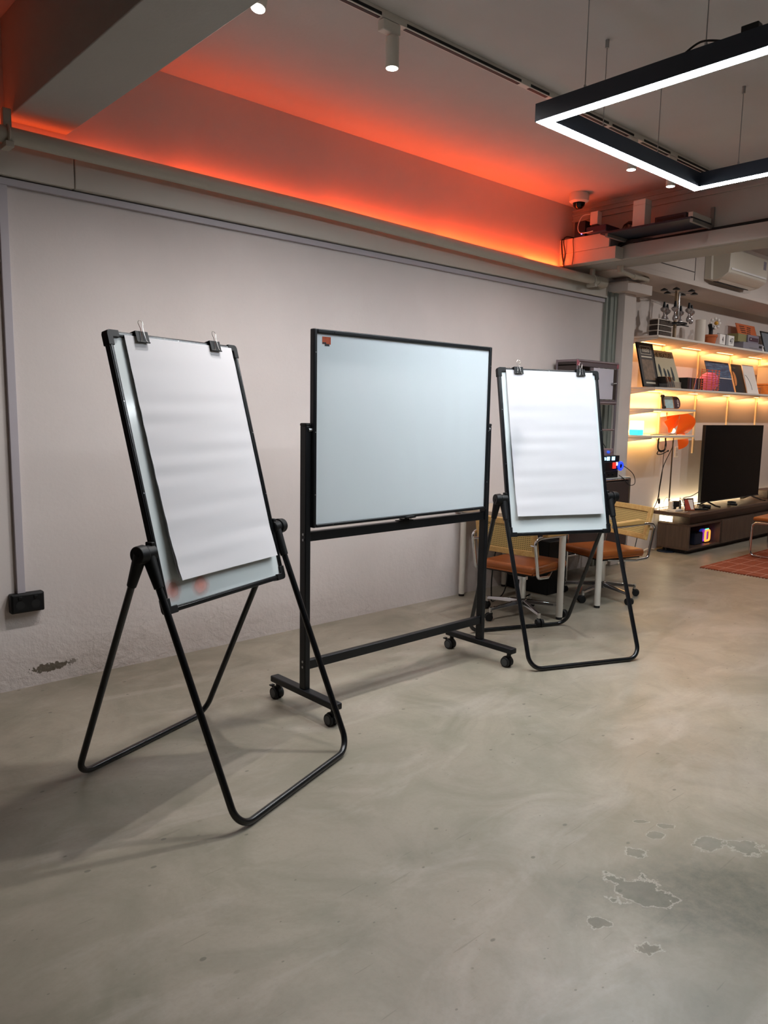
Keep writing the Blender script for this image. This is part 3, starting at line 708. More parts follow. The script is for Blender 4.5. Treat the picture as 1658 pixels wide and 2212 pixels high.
obj('white_key', MB().box((.178, -d/2-.009, .038), (.198, -d/2, .068)), mat('white_glow_key', '#e8e8ff', .4, emit='#e0e4ff', estr=1.0), t, .002)
obj('dial_ring', MB().tube([(.235+.030*cos(a), -d/2-.012, .034+.030*sin(a)) for a in [k*2*pi/20 for k in range(20)]], .011, 10, True), mat('blue_glow_ring', '#2040d0', .3, emit='#2848ff', estr=1.1), t)
obj('dial_centre', MB().cyl((.235, -d/2-.016, .034), (.235, -d/2, .034), .017, n=16), M_black, t)
t, w, d, h = device('meter_unit', 'black rack unit with two pale blue lit meters', (4.58, -.40, Zt+.137), (5.09, -.27, Zt+.187), M_black)
M_meter = mat('meter_glow', '#bfe4ff', .3, emit='#a8dcff', estr=1.6)
for x, r in ((.075, .024), (.155, .024)): obj('meter', MB().box((x-r, -d/2-.004, .010), (x+r, -d/2, .042)), M_meter, t, .004)
obj('indicator', MB().cyl((.025, -d/2-.004, .026), (.025, -d/2, .026), .014, n=14), M_meter, t)
t, w, d, h = device('preamp', 'pinkish grey preamp with a blue knob on top of the audio stack', (4.66, -.40, Zt+.189), (4.985, -.28, Zt+.246), mat('pinkish_metal', '#9b8488', .35, .3))
obj('blue_knob', MB().cyl((.075, -d/2-.016, .03), (.075, -d/2, .03), .012, n=14), mat('blue_knob', '#3a66d8', .3, emit='#3060ff', estr=.5), t)
obj('toggle', MB().cyl((.13, -d/2-.012, .03), (.13, -d/2, .03), .005, n=10), M_steel, t)
dl = thing('desk_speaker', 'black wedge-shaped speaker half hidden behind the right easel', 'speaker', (4.70, -.33, Zt+.247))
obj('cabinet', MB().prism([(-.05, 0), (.06, 0), (.02, .14), (-.05, .16)], -.06, .05, 1), M_blackp, dl, .004)
obj('grille', MB().box((-.04, -.064, .01), (.03, -.058, .10)), M_rubber, dl)
tag(obj('equipment_cable', MB().tube(smooth_path([(5.10, -.36, Zt+.10), (5.17, -.40, Zt+.09), (5.26, -.44, Zt+.02), (5.275, -.45, Zt-.06), (5.20, -.44, Zt-.07), (5.12, -.43, Zt-.01), (5.06, -.42, Zt+.02)], 8), .0032, 6), M_cable), 'black cable looping over the front corner of the dark cabinet', 'cable')
tag(obj('equipment_cable', MB().tube(smooth_path([(4.86, -.26, 1.26), (4.95, -.27, 1.21), (5.03, -.29, 1.13), (5.05, -.30, 1.06)], 8), .003, 6), M_cable), 'thin black cable hanging inside the display tower above the preamp', 'cable')
# things under the desk
tag(obj('computer_tower', MB().box((-.09, -.2, 0), (.09, .2, .42)), M_blackp, None, .006, loc=(4.14, -.26, 0)), 'black computer tower on the floor under the desk', 'computer')
tag(obj('floor_cable', MB().tube(smooth_path([(3.50, -.45, .55), (3.455, -.42, .40), (3.45, -.40, .22), (3.50, -.36, .06), (3.56, -.32, .006), (3.66, -.30, .006), (3.73, -.31, .10), (3.74, -.32, .40), (3.74, -.32, .645)], 8), .005, 8), M_cable), 'black cable hanging in a loop below the desk', 'cable')
tag(obj('folder', MB().box((-.10, -.012, 0), (.10, .012, .012)).box((-.09, -.012, .012), (.11, .010, .018)), mat('orange_folder', '#d2562a', .5), None, .001, loc=(4.40, -.52, 0), rotz=.5), 'small orange folder lying on the floor under the right chair', 'folder')

# ================================================================== BEAM EQUIPMENT
jb = thing('cable_casing_box', 'boxy white casing glowing orange where the beam meets the back wall', 'casing', (0, 0, 0))
obj('lower_box', MB().box((4.655, -.520, 2.612), (4.768, 0, 2.706)), M_pvc, jb, .002)
obj('upper_box', MB().box((4.655, -.460, 2.708), (4.80, 0, 2.820)), M_pvc, jb, .002)
obj('end_panel', MB().box((4.660, -.466, 2.712), (4.80, -.460, 2.815)), mat('grey_end_panel', '#8f9396', .5), jb)
tag(obj('loose_cable', MB().tube(smooth_path([(4.80, -.06, 2.85), (4.64, -.05, 2.83), (4.645, -.06, 2.70), (4.648, -.04, 2.62)], 6), .0045, 6).tube(smooth_path([(4.70, -.03, 2.822), (4.648, -.02, 2.815), (4.648, -.03, 2.70), (4.645, -.055, 2.60)], 6), .0045, 6), M_cable), 'black cables draped over the white casing in the orange corner', 'cable')
tag(obj('loose_cable', MB().tube(smooth_path([(4.72, -.13, 2.824), (4.65, -.13, 2.815), (4.648, -.14, 2.70), (4.648, -.13, 2.61)], 6), .003, 6), M_cable), 'single thin cable hanging down the front of the orange casing', 'cable')
es = thing('equipment_shelf', 'dark shelf bolted high on the beam carrying network boxes', 'shelf', (0, 0, 0))
obj('shelf_board', MB().box((4.50, -1.20, 2.770), (4.815, -.475, 2.785)), mat('navy_shelf', '#252a36', .5), es, .002)
for y in (-1.20, -.53):
    obj('bracket', MB().box((4.50, y-.012, 2.745), (4.82, y+.012, 2.770)).box((4.805, y-.014, 2.66), (4.82, y+.014, 2.90)), mat('grey_bracket', '#7d7a76', .5), es, .002)
obj('end_block', MB().box((4.52, -1.20, 2.785), (4.80, -1.165, 2.82)), M_pvc, es, .002)
M_navy = mat('navy_plastic', '#20222e', .45)
t = thing('network_switch', 'flat dark network box at the right end of the beam shelf', 'network box', (4.64, -1.02, 2.786)); obj('case', MB().box((-.1, -.12, 0), (.1, .12, .045)), M_navy, t, .004); obj('port_strip', MB().box((-.102, -.1, .012), (-.099, .1, .028)), M_black, t)
t = thing('router', 'purple-dark router on the white casing in the orange corner', 'router', (4.71, -.335, 2.822)); obj('case', MB().box((-.1, -.12, 0), (.1, .06, .05)), mat('purple_plastic', '#332a40', .45), t, .006); obj('antenna', MB().box((.0, .05, .05), (.02, .09, .16)), M_navy, t, .004)
t = thing('white_junction_box', 'tall white box standing upright on the beam shelf', 'box', (4.60, -.76, 2.786)); obj('case', MB().box((-.045, -.05, 0), (.045, .05, .20)), M_whitem, t, .003); obj('lid_line', MB().box((-.047, -.051, .16), (.046, .051, .163)), M_pvc, t)
t = thing('power_supply', 'small white power adapter standing on the dark router', 'adapter', (4.67, -.32, 2.873)); obj('case', MB().box((-.03, -.035, .02), (.03, .035, .12)), M_whitem, t, .004); obj('stand', MB().box((-.02, -.03, 0), (.02, .03, .02)), M_navy, t)
t = thing('media_box', 'small black box with a violet light beside the router near the wall', 'media box', (4.70, -.18, 2.822)); obj('case', MB().box((-.04, -.05, 0), (.04, .05, .12)), M_navy, t, .003); obj('light_dot', MB().ball((-.042, -.02, .02), .005, 8), mat('violet_led', '#8070ff', .4, emit='#8c78ff', estr=6), t)
tag(obj('curled_cable', MB().tube(smooth_path([(4.66, -.27, 2.985), (4.63, -.22, 2.97), (4.62, -.19, 2.90), (4.60, -.22, 2.84), (4.60, -.28, 2.83), (4.605, -.34, 2.835)], 8), .004, 6), M_whitecable), 'white cord curling around the black media box', 'cable')
mb = MB()
for k in range(5): mb.tube(smooth_path([(4.60+.02*k, -.60, 2.80), (4.58+.01*k, -.64, 2.835+.006*k), (4.62, -.70-.01*k, 2.82), (4.66, -.74, 2.80)], 5), .003, 5)
tag(obj('cable_tangle', mb, M_cable), 'tangle of dark cables between the router and the tall white box', 'cables')
for z in (2.99, 3.035, 3.07):
    struct('trim_%d' % (10+int(z*100) % 100), MB().box((4.808, -7.8, z), (4.82, 0, z+.012)), M_beam)
mb = MB()
mb.tube(smooth_path([(4.79, -.50, 2.735), (4.80, -.80, 2.739), (4.80, -1.3, 2.744), (4.80, -2.2, 2.748), (4.80, -4, 2.745)], 8), .011, 8)
tag(obj('beam_cable', mb, M_cable), 'thick black cable bundle running along the ledge of the beam', 'cable')
mb = MB()
for k in range(3): mb.tube(smooth_path([(4.775, -.47, 2.715+.012*k), (4.765, -.58, 2.735+.01*k), (4.79, -.75, 2.745)], 6), .006, 6)
tag(obj('loose_cable', mb, M_cable), 'fan of black cables leaving the grey end of the casing', 'cable')
dc = thing('dome_camera', 'white dome security camera on the ceiling in the orange corner', 'camera', (4.50, -.27, CZ))
obj('housing', MB().lathe([(.060, -.072), (.074, -.06), (.076, -.02), (.070, 0)], n=28), M_whitem, dc)
obj('dome', MB().lathe([(.004, -.118), (.026, -.112), (.042, -.095), (.048, -.072), (.05, -.066)], n=24), mat('smoked_dome', '#0c0d12', .08), dc)

# air conditioner on the soffit
ac = thing('air_conditioner', 'white wall air conditioner mounted on the soffit above the shelves', 'air conditioner', (0, -.352, 0))
M_ac = mat('ac_plastic', '#d8d2c6', .35, var=.02)
obj('body', MB().prism([(0, 2.70), (-.07, 2.685), (-.15, 2.70), (-.215, 2.745), (-.225, 2.80), (-.225, 2.965), (-.20, 2.98), (0, 2.98)], 6.53, 7.38, 0), M_ac, ac, .006)
obj('louver', MB().prism([(-.212, 2.742), (-.222, 2.750), (-.10, 2.685), (-.095, 2.678)], 6.57, 7.34, 0), M_whitem, ac, .002)
obj('air_slot', MB().prism([(-.03, 2.688), (-.085, 2.677), (-.085, 2.684), (-.03, 2.694)], 6.62, 7.28, 0), M_black, ac)
obj('display_strip', MB().box((6.56, -.228, 2.772), (7.35, -.2245, 2.790)), mat('bright_white_strip', '#f2f2f4', .25), ac, .001)
obj('side_cover', MB().prism([(0, 2.70), (-.07, 2.69), (-.06, 2.97), (0, 2.97)], 6.49, 6.53, 0), M_ac, ac, .004)
obj('rating_label', MB().box((7.27, -.2265, 2.86), (7.33, -.2248, 2.94)), mat('rating_label', '#8f8a98', .5, var=.4, scale=120), ac)

# ================================================================== WALL SHELVES
SX = [5.82, 6.60, 7.37, 8.16, 8.95, 9.74]
SZ = [2.13, 1.662, 1.466, 1.215]
sh = thing('wall_shelving', 'lit white shelves with tapered brackets on cream wall uprights', 'shelves', (0, 0, 0))
for x in SX: obj('upright', MB().box((x-.014, .062, 1.16 if x < 7.0 else 1.0), (x+.014, .08, 2.16)), M_upr, sh, .002)
for i, z in enumerate(SZ):
    x1 = 10.1 if i < 2 else 6.62
    b = obj('shelf_board', MB().box((5.80, -.30, z-.020), (x1, .062, z)), M_shelfw, sh, .003)
    for x in SX:
        if x < x1: obj('bracket', MB().prism([(.062, z-.078), (.062, z-.021), (-.285, z-.021), (-.285, z-.030)], x-.004, x+.004, 0), M_shelfw, b)
    for k in range(len(SX)-1):
        if SX[k+1] > x1+.1: break
        a0, a1 = SX[k]+.03, SX[k+1]-.03
        obj('led_tape', MB().box((a0, .040, z-.0245), (a1, .052, z-.0205)), M_ledwarm, b)
        area('led_light', ((a0+a1)/2, .046, z-.026), a1-a0, .012, SHELF_LED*(a1-a0)*(1.0 if i < 2 else 1.5), (1, .44, .15) if i < 2 else (1, .55, .17), (0, -.15, -1), sh)
    if i >= 2:
        area('led_light', (6.2, .04, z+.006), .72, .012, SHELF_LED*.5, (1, .55, .18), (0, .25, 1), sh)

def sleeve(name, label, cat, x0, w, h, z, yb, lean, m, yaw=0, th=.008, group=None):
    """flat cover leaning back; local frame u right, v up, n to the viewer"""
    t = thing(name, label, cat, (x0, yb, z+.001), yaw, group)
    F = frame((0, 0, 0), (1, 0, 0), (0, sin(lean), cos(lean)))
    obj('cover', MB(F).box((0, .0005+th*sin(lean), -th), (w, h, 0)), m, t, .001)
    return t, F
# --- top shelf
Z1 = SZ[0]+.001
rk = thing('cassette_rack', 'three-tier pale rack of dark ribbed cassettes on the top shelf', 'rack', (6.05, -.17, Z1))
for k in range(4): obj('tier_board', MB().box((-.13, -.05, .0+.052*k), (.15, .05, .006+.052*k)), M_shelfw, rk, .001)
for k in range(3):
    tr_ = obj('cassette_row', MB().box((-.11, -.042, .0065+.052*k), (.145, .045, .047+.052*k)), mat('dark_cassette', '#3b302b', .6), rk)
    mb = MB()
    for j in range(14): mb.box((-.075+.0155*j, -.046, .009+.052*k), (-.066+.0155*j, -.041, .045+.052*k))
    obj('spine_ribs', mb, mat('cassette_rib', '#5f5148', .6), tr_)
obj('side_post', MB().box((-.125, -.052, 0), (-.115, -.046, .162)), M_shelfw, rk)
bd = thing('bottle_dispenser', 'rotating chrome bar optic stand with six dispensers on the top shelf', 'dispenser', (6.30, -.19, Z1))
obj('wood_post', MB().box((-.018, -.012, 0), (.010, .012, .455)), mat('tan_post', '#a58a6c', .4), bd, .002)
obj('chrome_post', MB().box((.022, -.012, .19), (.044, .010, .44)).box((-.008, -.03, .20), (.012, -.014, .28)), M_steel, bd, .002)
obj('base_plate', MB().lathe([(.07, 0), (.07, .006), (.03, .012), (.02, .014)], n=24), M_black, bd)
obj('carousel_ring', MB().tube([(.105*cos(a), .09*sin(a)-.01, .145) for a in [k*2*pi/28 for k in range(28)]], .008, 8, True).box((-.105, -.018, .138), (.24, -.006, .146)), M_black, bd)
for k in range(6):
    a = pi/6+k*pi/3+.1; x, y = .205*cos(a), .10*sin(a)-.02
    op = obj('optic', MB().lathe([(.010, .155), (.020, .165), (.023, .185), (.014, .205), (.008, .215), (.008, .235), (.030, .252), (.036, .270), (.026, .282)], (x, y, 0), 14), mat('clear_chrome', '#b8b2b4', .15, .7), bd)
    obj('optic_spout', MB().cyl((x, y, .28), (x, y, .335), .017, .009, 12), M_black, op)
    obj('bottle_clip', MB().lathe([(.034, 0), (.032, .008), (.012, .020), (.004, .024)], (x*1.1, y*1.1, .435), 12), M_black, bd)
    obj('clip_arm', MB().cyl((0, 0, .44), (x*1.1, y*1.1, .44), .003, n=6), M_steelr, bd)
t = thing('paper_roll', 'plain white upright cylinder on the top shelf between the dispenser and the flower pot', 'roll', (6.90, -.15, Z1)); obj('roll', MB().lathe([(.048, 0), (.050, .004), (.050, .236), (.046, .24), (.02, .24), (.02, .235)], n=24), M_shelfw, t)
fp = thing('potted_flower', 'bead daisy with black stem in a terracotta pot on the top shelf', 'potted flower', (7.03, -.20, Z1))
obj('pot', MB().lathe([(.045, 0), (.06, .075), (.068, .076), (.069, .098), (.058, .098), (.054, .085), (.02, .082)], n=24), mat('terracotta', '#c0673a', .7), fp)
obj('stem', MB().tube(smooth_path([(0, 0, .08), (0, 0, .14), (-.012, 0, .17), (-.03, 0, .20)]), .020, 10).tube(smooth_path([(0, 0, .12), (.015, 0, .15), (.03, -.01, .19)]), .014, 10), M_black, fp)
fc = obj('flower_centre', MB().ball((.022, -.040, .215), .020, 12), mat('yellow_bead', '#d8a038', .4), fp)
for k in range(8):
    a = k*pi/4; obj('petal_bead', MB().ball((.035+.030*cos(a), -.022-.030*cos(a), .215+.046*sin(a)), .017, 10), mat('white_bead', '#efe9e4', .25), fp)
ck = thing('flip_clock', 'white flip clock reading 4 47 on the top shelf', 'clock', (7.26, -.235, Z1))
obj('base', MB().box((-.16, -.03, 0), (.16, .03, .008)), M_steelr, ck, .002)
M_flap = mat('clock_flap', '#eeeae6', .4, var=.02); M_ink = mat('dark_ink', '#1d1f33', .5)
for a, b, s in ((-.16, -.035, '4'), (.045, .17, '47')):
    f = obj('flap', MB().box((a, -.034, .008), (b, .02, .112)), M_flap, ck, .004)
    text('digits', s, .085 if s == '4' else .082, M_ink, f, frame(((a+b)/2, -.0352, .030), (1, 0, 0), (0, 0, 1)), align='CENTER', sx=.8 if s == '4' else 1.0)
obj('spindle', MB().cyl((.005, 0, .008), (.005, 0, .118), .022, n=16).cyl((-.15, .0, .118), (.10, .0, .118), .004, n=8), M_steel, ck)
t = thing('tape_deck', 'grey low tape deck under the radio on the top shelf', 'tape deck', (7.92, -.20, Z1)); obj('case', MB().box((-.26, -.07, 0), (.24, .09, .075)), mat('grey_lilac_deck', '#8f8c98', .4, .2), t, .003); obj('display', MB().box((.14, -.072, .03), (.21, -.0695, .055)), M_black, t); obj('button_row', MB().box((-.1, -.072, .018), (.10, -.0695, .024)), M_steelr, t)
t = thing('radio', 'boxy radio with olive side and purple front on the top shelf', 'radio', (7.89, -.19, Z1+.076)); obj('olive_case', MB().box((-.28, -.04, 0), (-.075, .08, .085)), mat('olive_case', '#8b8458', .5), t, .003); obj('front_unit', MB().box((-.074, -.06, 0), (.20, .08, .085)), mat('lilac_unit', '#8d8696', .35, .3), t, .003); obj('dark_window', MB().box((-.05, -.062, .018), (.18, -.0595, .058)), mat('plum_window', '#43253a', .2), t); obj('logo_dot', MB().box((-.02, -.0635, .036), (.0, -.0618, .046)), M_shelfw, t)
t = thing('glass_figurine', 'tiny white figurine at the right end of the tape deck', 'figurine', (8.22, -.24, Z1)); obj('body', MB().lathe([(.02, 0), (.024, .01), (.016, .03), (.010, .045)], n=14), M_flap, t); obj('head', MB().ball((0, 0, .056), .014, 10), M_flap, t)
M_or = mat('orange_sleeve', '#cf6a3a', .6); M_blk = mat('black_print', '#171717', .6)
t, F = sleeve('record_sleeve', 'orange record sleeve with rows of small dark print on the top shelf', 'record sleeve', 8.02, .50, .335, Z1, -.11, .30, M_or, group='record sleeves on the shelves')
mb = MB(F)
for r in range(6):
    y = .30-.024*r
    mb.box((.07+.006*r, y, .0002), (.20+.006*r, y+.009, .001)); mb.box((.27-.012*r, y-.004, .0002), (.37-.012*r, y+.005, .001))
obj('printed_rows', mb, M_blk, t)
obj('printed_frame', MB(F).box((.30, .05, .0002), (.40, .053, .001)).box((.30, .14, .0002), (.40, .143, .001)).box((.30, .05, .0002), (.303, .143, .001)).box((.397, .05, .0002), (.40, .143, .001)), mat('dark_orange_print', '#8e3f20', .6), t)
obj('printed_photo', MB(F).box((.11, .165, .0002), (.26, .205, .001)), mat('photo_print', '#a39484', .6, var=.6, scale=60), t)
t, F = sleeve('picture_frame', 'dark narrow picture frame at the right edge of the top shelf', 'picture frame', 8.62, .42, .29, Z1, -.12, .28, M_black); obj('picture', MB(F).box((.02, .02, .0002), (.40, .27, .001)), mat('grey_picture', '#7c8590', .4, var=.4, scale=14), t)
# --- second shelf
Z2 = SZ[1]+.001
pf = thing('framed_poster', 'dark framed concert poster leaning against the pillar end of the second shelf', 'poster', (5.765, -.205, Z2), 0)
F = frame((0, 0, 0), (1, 0, 0), (0, sin(.25), cos(.25)))
obj('backing', MB(F).box((0, .004, -.012), (.29, .425, -.002)), M_black, pf)
for lo, hi in (((0, .004), (.012, .425)), ((.278, .004), (.29, .425)), ((.012, .004), (.278, .016)), ((.012, .413), (.278, .425))): obj('frame_side', MB(F).box((lo[0], lo[1], -.012), (hi[0], hi[1], .004)), M_black, pf, .001)
obj('print', MB(F).box((.012, .016, -.002), (.278, .413, -.001)), mat('poster_print_dark', '#3a322c', .5, var=.25, scale=20), pf)
obj('photo_area', MB(F).box((.045, .07, -.001), (.245, .265, -.0004)), mat('poster_photo', '#7b6450', .5, var=.7, scale=26), pf)
M_cream = mat('cream_print', '#d9d0bd', .6)
obj('title_box', MB(F).box((.05, .315, -.001), (.24, .319, 0)).box((.05, .391, -.001), (.24, .395, 0)).box((.05, .315, -.001), (.054, .395, 0)).box((.236, .315, -.001), (.24, .395, 0)), M_cream, pf)
text('title', 'oasis', .068, M_cream, pf, frame(F @ Vector((.145, .338, 0)), (1, 0, 0), (0, sin(.25), cos(.25))), align='CENTER', sx=1.0)
obj('small_print', MB(F).box((.05, .285, -.001), (.24, .297, -.0003)).box((.06, .035, -.001), (.23, .050, -.0003)), M_cream, pf)
t, F = sleeve('record_sleeve', 'pale green record sleeve with bold dark band name and four dark shapes', 'record sleeve', 6.155, .47, .395, Z2, -.135, .33, mat('pale_green_sleeve', '#b9b49a', .6), group='record sleeves on the shelves')
text('band_name', 'THE BEATLES', .066, M_blk, t, frame(F @ Vector((.045, .325, .001)), (1, 0, 0), (0, sin(.33), cos(.33))), sx=.98)
for k, (u, v, hh) in enumerate(((.13, .10, .155), (.215, .09, .125), (.285, .10, .105), (.365, .08, .155))):
    obj('printed_shape', MB(F).prism([(u+.020*cos(a)*(1+.2*sin(3*a+k)), v+hh/2+hh/2*sin(a)) for a in [j*2*pi/14 for j in range(14)]], .0002, .001, 2), mat('dark_teal_print', '#1f2f36', .6), t)
M_acr = mat('clear_acrylic', '#e8e4e2', .08, trans=.9, ior=1.3)
cr = thing('acrylic_crate', 'small clear acrylic crate of record singles on the second shelf', 'crate', (6.14, -.235, Z2))
for lo, hi in (((-.09, -.05, 0), (.17, .05, .004)), ((-.09, -.05, .004), (.17, -.047, .06)), ((-.09, .047, .004), (.17, .05, .06)), ((.167, -.047, .004), (.17, .047, .06)), ((-.09, -.047, .004), (-.087, .047, .05))): obj('acrylic_panel', MB().box(lo, hi), M_acr, cr)
ORD = ['first', 'second', 'third', 'fourth', 'fifth', 'sixth', 'seventh', 'eighth', 'ninth', 'tenth', 'eleventh', 'twelfth', 'thirteenth']
cols = ['#2b2622', '#8c5a48', '#c9b79c', '#6a4a34', '#b8643c', '#4b4038', '#d2c2aa', '#7a5c46']
for k in range(8):
    F_ = frame((6.075+.020*k, -.235, Z2+.006), (0, 1, 0), (-.55, 0, .83))
    o = MB(F_).box((-.042, .006, -.002), (.042, .115, .002))
    tag(obj('record_single', o, mat('single_%d' % k, cols[k], .5, var=.3, scale=30)), ORD[k]+' record single from the left in the clear acrylic crate', 'record', 'record singles in the acrylic crate')
cols = ['#15151a', '#241f22', '#3a3f58', '#101014', '#6a5a3c', '#1a1a1c', '#7b7f92', '#2c3052', '#141418', '#8b8070', '#1d1d22', '#40321f', '#16161a']
for k in range(13):
    tag(obj('cd_case', MB().box((0, -.06, 0), (.0245, .06, .122)), mat('cd_%d' % k, cols[k], .3, var=.5, scale=40), None, .001, loc=(6.637+.026*k, -.125, Z2)), ORD[k]+' CD case from the left in the dark row on the second shelf', 'CD case', 'CD cases in a row on the second shelf')
M_owire = mat('orange_wire', '#d9663c', .4)
wr = thing('wire_rack', 'orange wire rack on the second shelf in front of the pink ball', 'rack', (6.93, -.26, Z2))
for k in range(9): obj('wire', MB().cyl((-.16, 0, .022+.023*k), (.25, 0, .022+.023*k), .0028, n=6), M_owire, wr)
for x in (-.15, -.03, .08, .16, .235): obj('wire', MB().cyl((x, .004, 0), (x, .004, .215), .0035, n=6), M_owire, wr)
for x in (-.15, .235): obj('wire_foot', MB().tube([(x, .004, .01), (x, .03, .004), (x, .06, .004)], .0035, 6), M_owire, wr)
tag(obj('wire_prop', MB().tube([(-.30, -.0, .004), (-.22, .02, .10), (-.16, .02, .19)], .003, 6), M_owire, None, loc=(6.93, -.255, Z2)), 'single slanted orange wire leaning beside the wire rack', 'wire')
tag(obj('pink_ball', MB().ball((0, 0, .101), .100, 28), mat('pink_felt', '#e07ab4', .6, var=.03), None, loc=(7.172, -.15, Z2)), 'round pink ball behind the orange wire rack', 'ball')
def sea(name, a, b):
    t_ = NT(name); n = t_.noise(5, 5, .6, t_.map((0, 0, 0), (2, 1, 12))); t_.l(t_.mix(t_.ramp(n, .35, .7), lin(a), lin(b)), t_.b.inputs['Base Color']); return t_.m
t, F = sleeve('record_sleeve', 'navy blue record sleeve with a thin white line beside the pink ball', 'record sleeve', 7.29, .56, .345, Z2, -.135, .30, mat('navy_sleeve', '#2a3450', .5, var=.3, scale=20), group='record sleeves on the shelves')
obj('water_print', MB(F).box((.0, .17, .0002), (.56, .345, .001)), sea('water_print', '#31365a', '#5f7f9e'), t); obj('white_line', MB(F).box((.25, .158, .0002), (.56, .166, .0012)), M_flap, t)
t, F = sleeve('record_sleeve', 'black record sleeve with an orange half disc', 'record sleeve', 7.93, .26, .34, Z2, -.125, .28, mat('black_sleeve', '#1b1c1e', .5), group='record sleeves on the shelves')
obj('orange_disc', MB(F).prism([(.0+.062*cos(a), .17+.085*sin(a)) for a in [-pi/2+k*pi/12 for k in range(13)]], .0002, .0012, 2), mat('orange_disc', '#d98a4a', .5), t); obj('gold_line', MB(F).box((.02, .295, .0002), (.09, .300, .001)), mat('gold_line', '#8a7348', .5), t)
t, F = sleeve('record_sleeve', 'white record sleeve with a thin curved line drawing', 'record sleeve', 8.16, .30, .345, Z2, -.15, .28, M_flap, group='record sleeves on the shelves')
obj('line_drawing', MB(F).tube(smooth_path([(.02, .22, .001), (.05, .21, .001), (.10, .16, .001), (.13, .10, .001), (.132, .05, .001)]), .0022, 6), M_ink, t)
t = thing('wooden_toy_chair', 'small brown ladder-back chair figure behind the white sleeve', 'figurine', (8.62, -.02, Z2)); obj('backrest', MB().box((-.06, 0, .05), (.06, .012, .24)), mat('brown_wood', '#9c6a48', .5), t, .003); obj('seat', MB().box((-.06, -.06, .07), (.06, 0, .085)), mat('brown_wood', '#9c6a48', .5), t)
for x in (-.05, .05):
    for y in (-.055, .005): obj('leg', MB().cyl((x, y, 0), (x, y, .07), .006, n=8), mat('brown_wood', '#9c6a48', .5), t)
t = thing('wooden_box', 'orange-brown wooden box at the right end of the second shelf', 'box', (9.0, -.12, Z2)); obj('body', MB().box((-.24, -.06, 0), (.3, .14, .12)), wood_material('honey_wood', '#b0703a', '#c98a4e', 0), t, .004); obj('lid', MB().box((-.245, -.065, .121), (.305, .145, .14)), wood_material('honey_wood_lid', '#b0703a', '#c98a4e', 0), t, .003)
t = thing('ink_jar', 'small black jar with a cork in front of the wooden box', 'jar', (8.52, -.26, Z2)); obj('jar', MB().lathe([(.028, 0), (.03, .004), (.03, .04), (.018, .05)], n=16), M_black, t); obj('cork', MB().cyl((0, 0, .05), (0, 0, .068), .016, n=12), M_wood, t)
t = thing('pale_box', 'pale grey box on the second shelf under the top shelf at the right edge', 'box', (9.35, -.05, Z2+.142)); obj('body', MB().box((-.5, -.12, 0), (.3, .10, .20)), mat('pale_grey_box', '#c4bba6', .6), t, .004); obj('lid', MB().box((-.505, -.125, .201), (.305, .105, .22)), mat('pale_grey_box', '#c4bba6', .6), t, .003)
# --- third shelf: skateboard on edge
Z3 = SZ[2]+.001
F = frame((6.13, -.21, Z3+.003), (1, 0, 0), (0, .2, .98))
skb = thing('skateboard', 'small skateboard with pale blue graphics standing on edge on the third shelf', 'skateboard', (0, 0, 0))
pol = [(.02, 0), (.26, 0)]+[(.29+.075*sin(a), .062-.062*cos(a)) for a in [k*pi/10 for k in range(11)]]+[(.02, .124)]
obj('deck', MB(F).prism(pol, -.008, 0, 2), mat('deck_wood', '#a0683c', .5), skb, .001)
obj('graphic', MB(F).box((.055, .004, .0001), (.215, .120, .0008)), mat('ice_blue_graphic', '#a9cbd3', .4, var=.4, scale=34), skb)
obj('dark_nose', MB(F).prism([(.235, .004), (.262, .004)]+[(.29+.071*sin(a), .062-.058*cos(a)) for a in [k*pi/10 for k in range(11)]]+[(.235, .120)], .0001, .0008, 2), mat('maroon_nose', '#3a2233', .4), skb)
text('lettering', 'RED', .040, M_flap, skb, frame(F @ Vector((.325, .020, .0012)), (0, .2, .98), (-1, 0, 0)))
obj('truck', MB(F).box((-.012, .02, .001), (.004, .105, .018)), M_black, skb, .002)
for v in (.008, .116): obj('wheel', MB(F).cyl((-.018, v, .016), (.008, v, .016), .015, n=16), M_rubber, skb)
obj('stripe', MB(F).box((.02, .002, .0001), (.05, .122, .0008)), mat('tan_stripe', '#b08660', .5), skb)
# --- fourth shelf: lamp box
Z4 = SZ[3]+.001
lb = thing('cube_lamp', 'small glowing white and cyan cube lamp on the lowest shelf by the pillar', 'lamp', (5.80+.035, -.11, Z4))
obj('white_shade', MB().box((-.035, -.05, .05), (.06, .05, .135)), mat('white_glow_shade', '#ffffff', .5, emit='#e8fbff', estr=1.0), lb, .006)
obj('cyan_base', MB().box((-.033, -.048, 0), (.056, .048, .05)), mat('cyan_glow_base', '#4fe0e6', .5, emit='#3fdfe8', estr=.9), lb, .004)
tag(obj('shelf_cord', MB().tube(smooth_path([(5.95, -.20, Z4+.004), (6.05, -.22, Z4+.008), (6.2, -.23, Z4+.003), (6.33, -.24, Z4+.008), (6.42, -.22, Z4+.004)], 6), .0035, 6), M_cable), 'dark cord lying along the lowest shelf', 'cable')
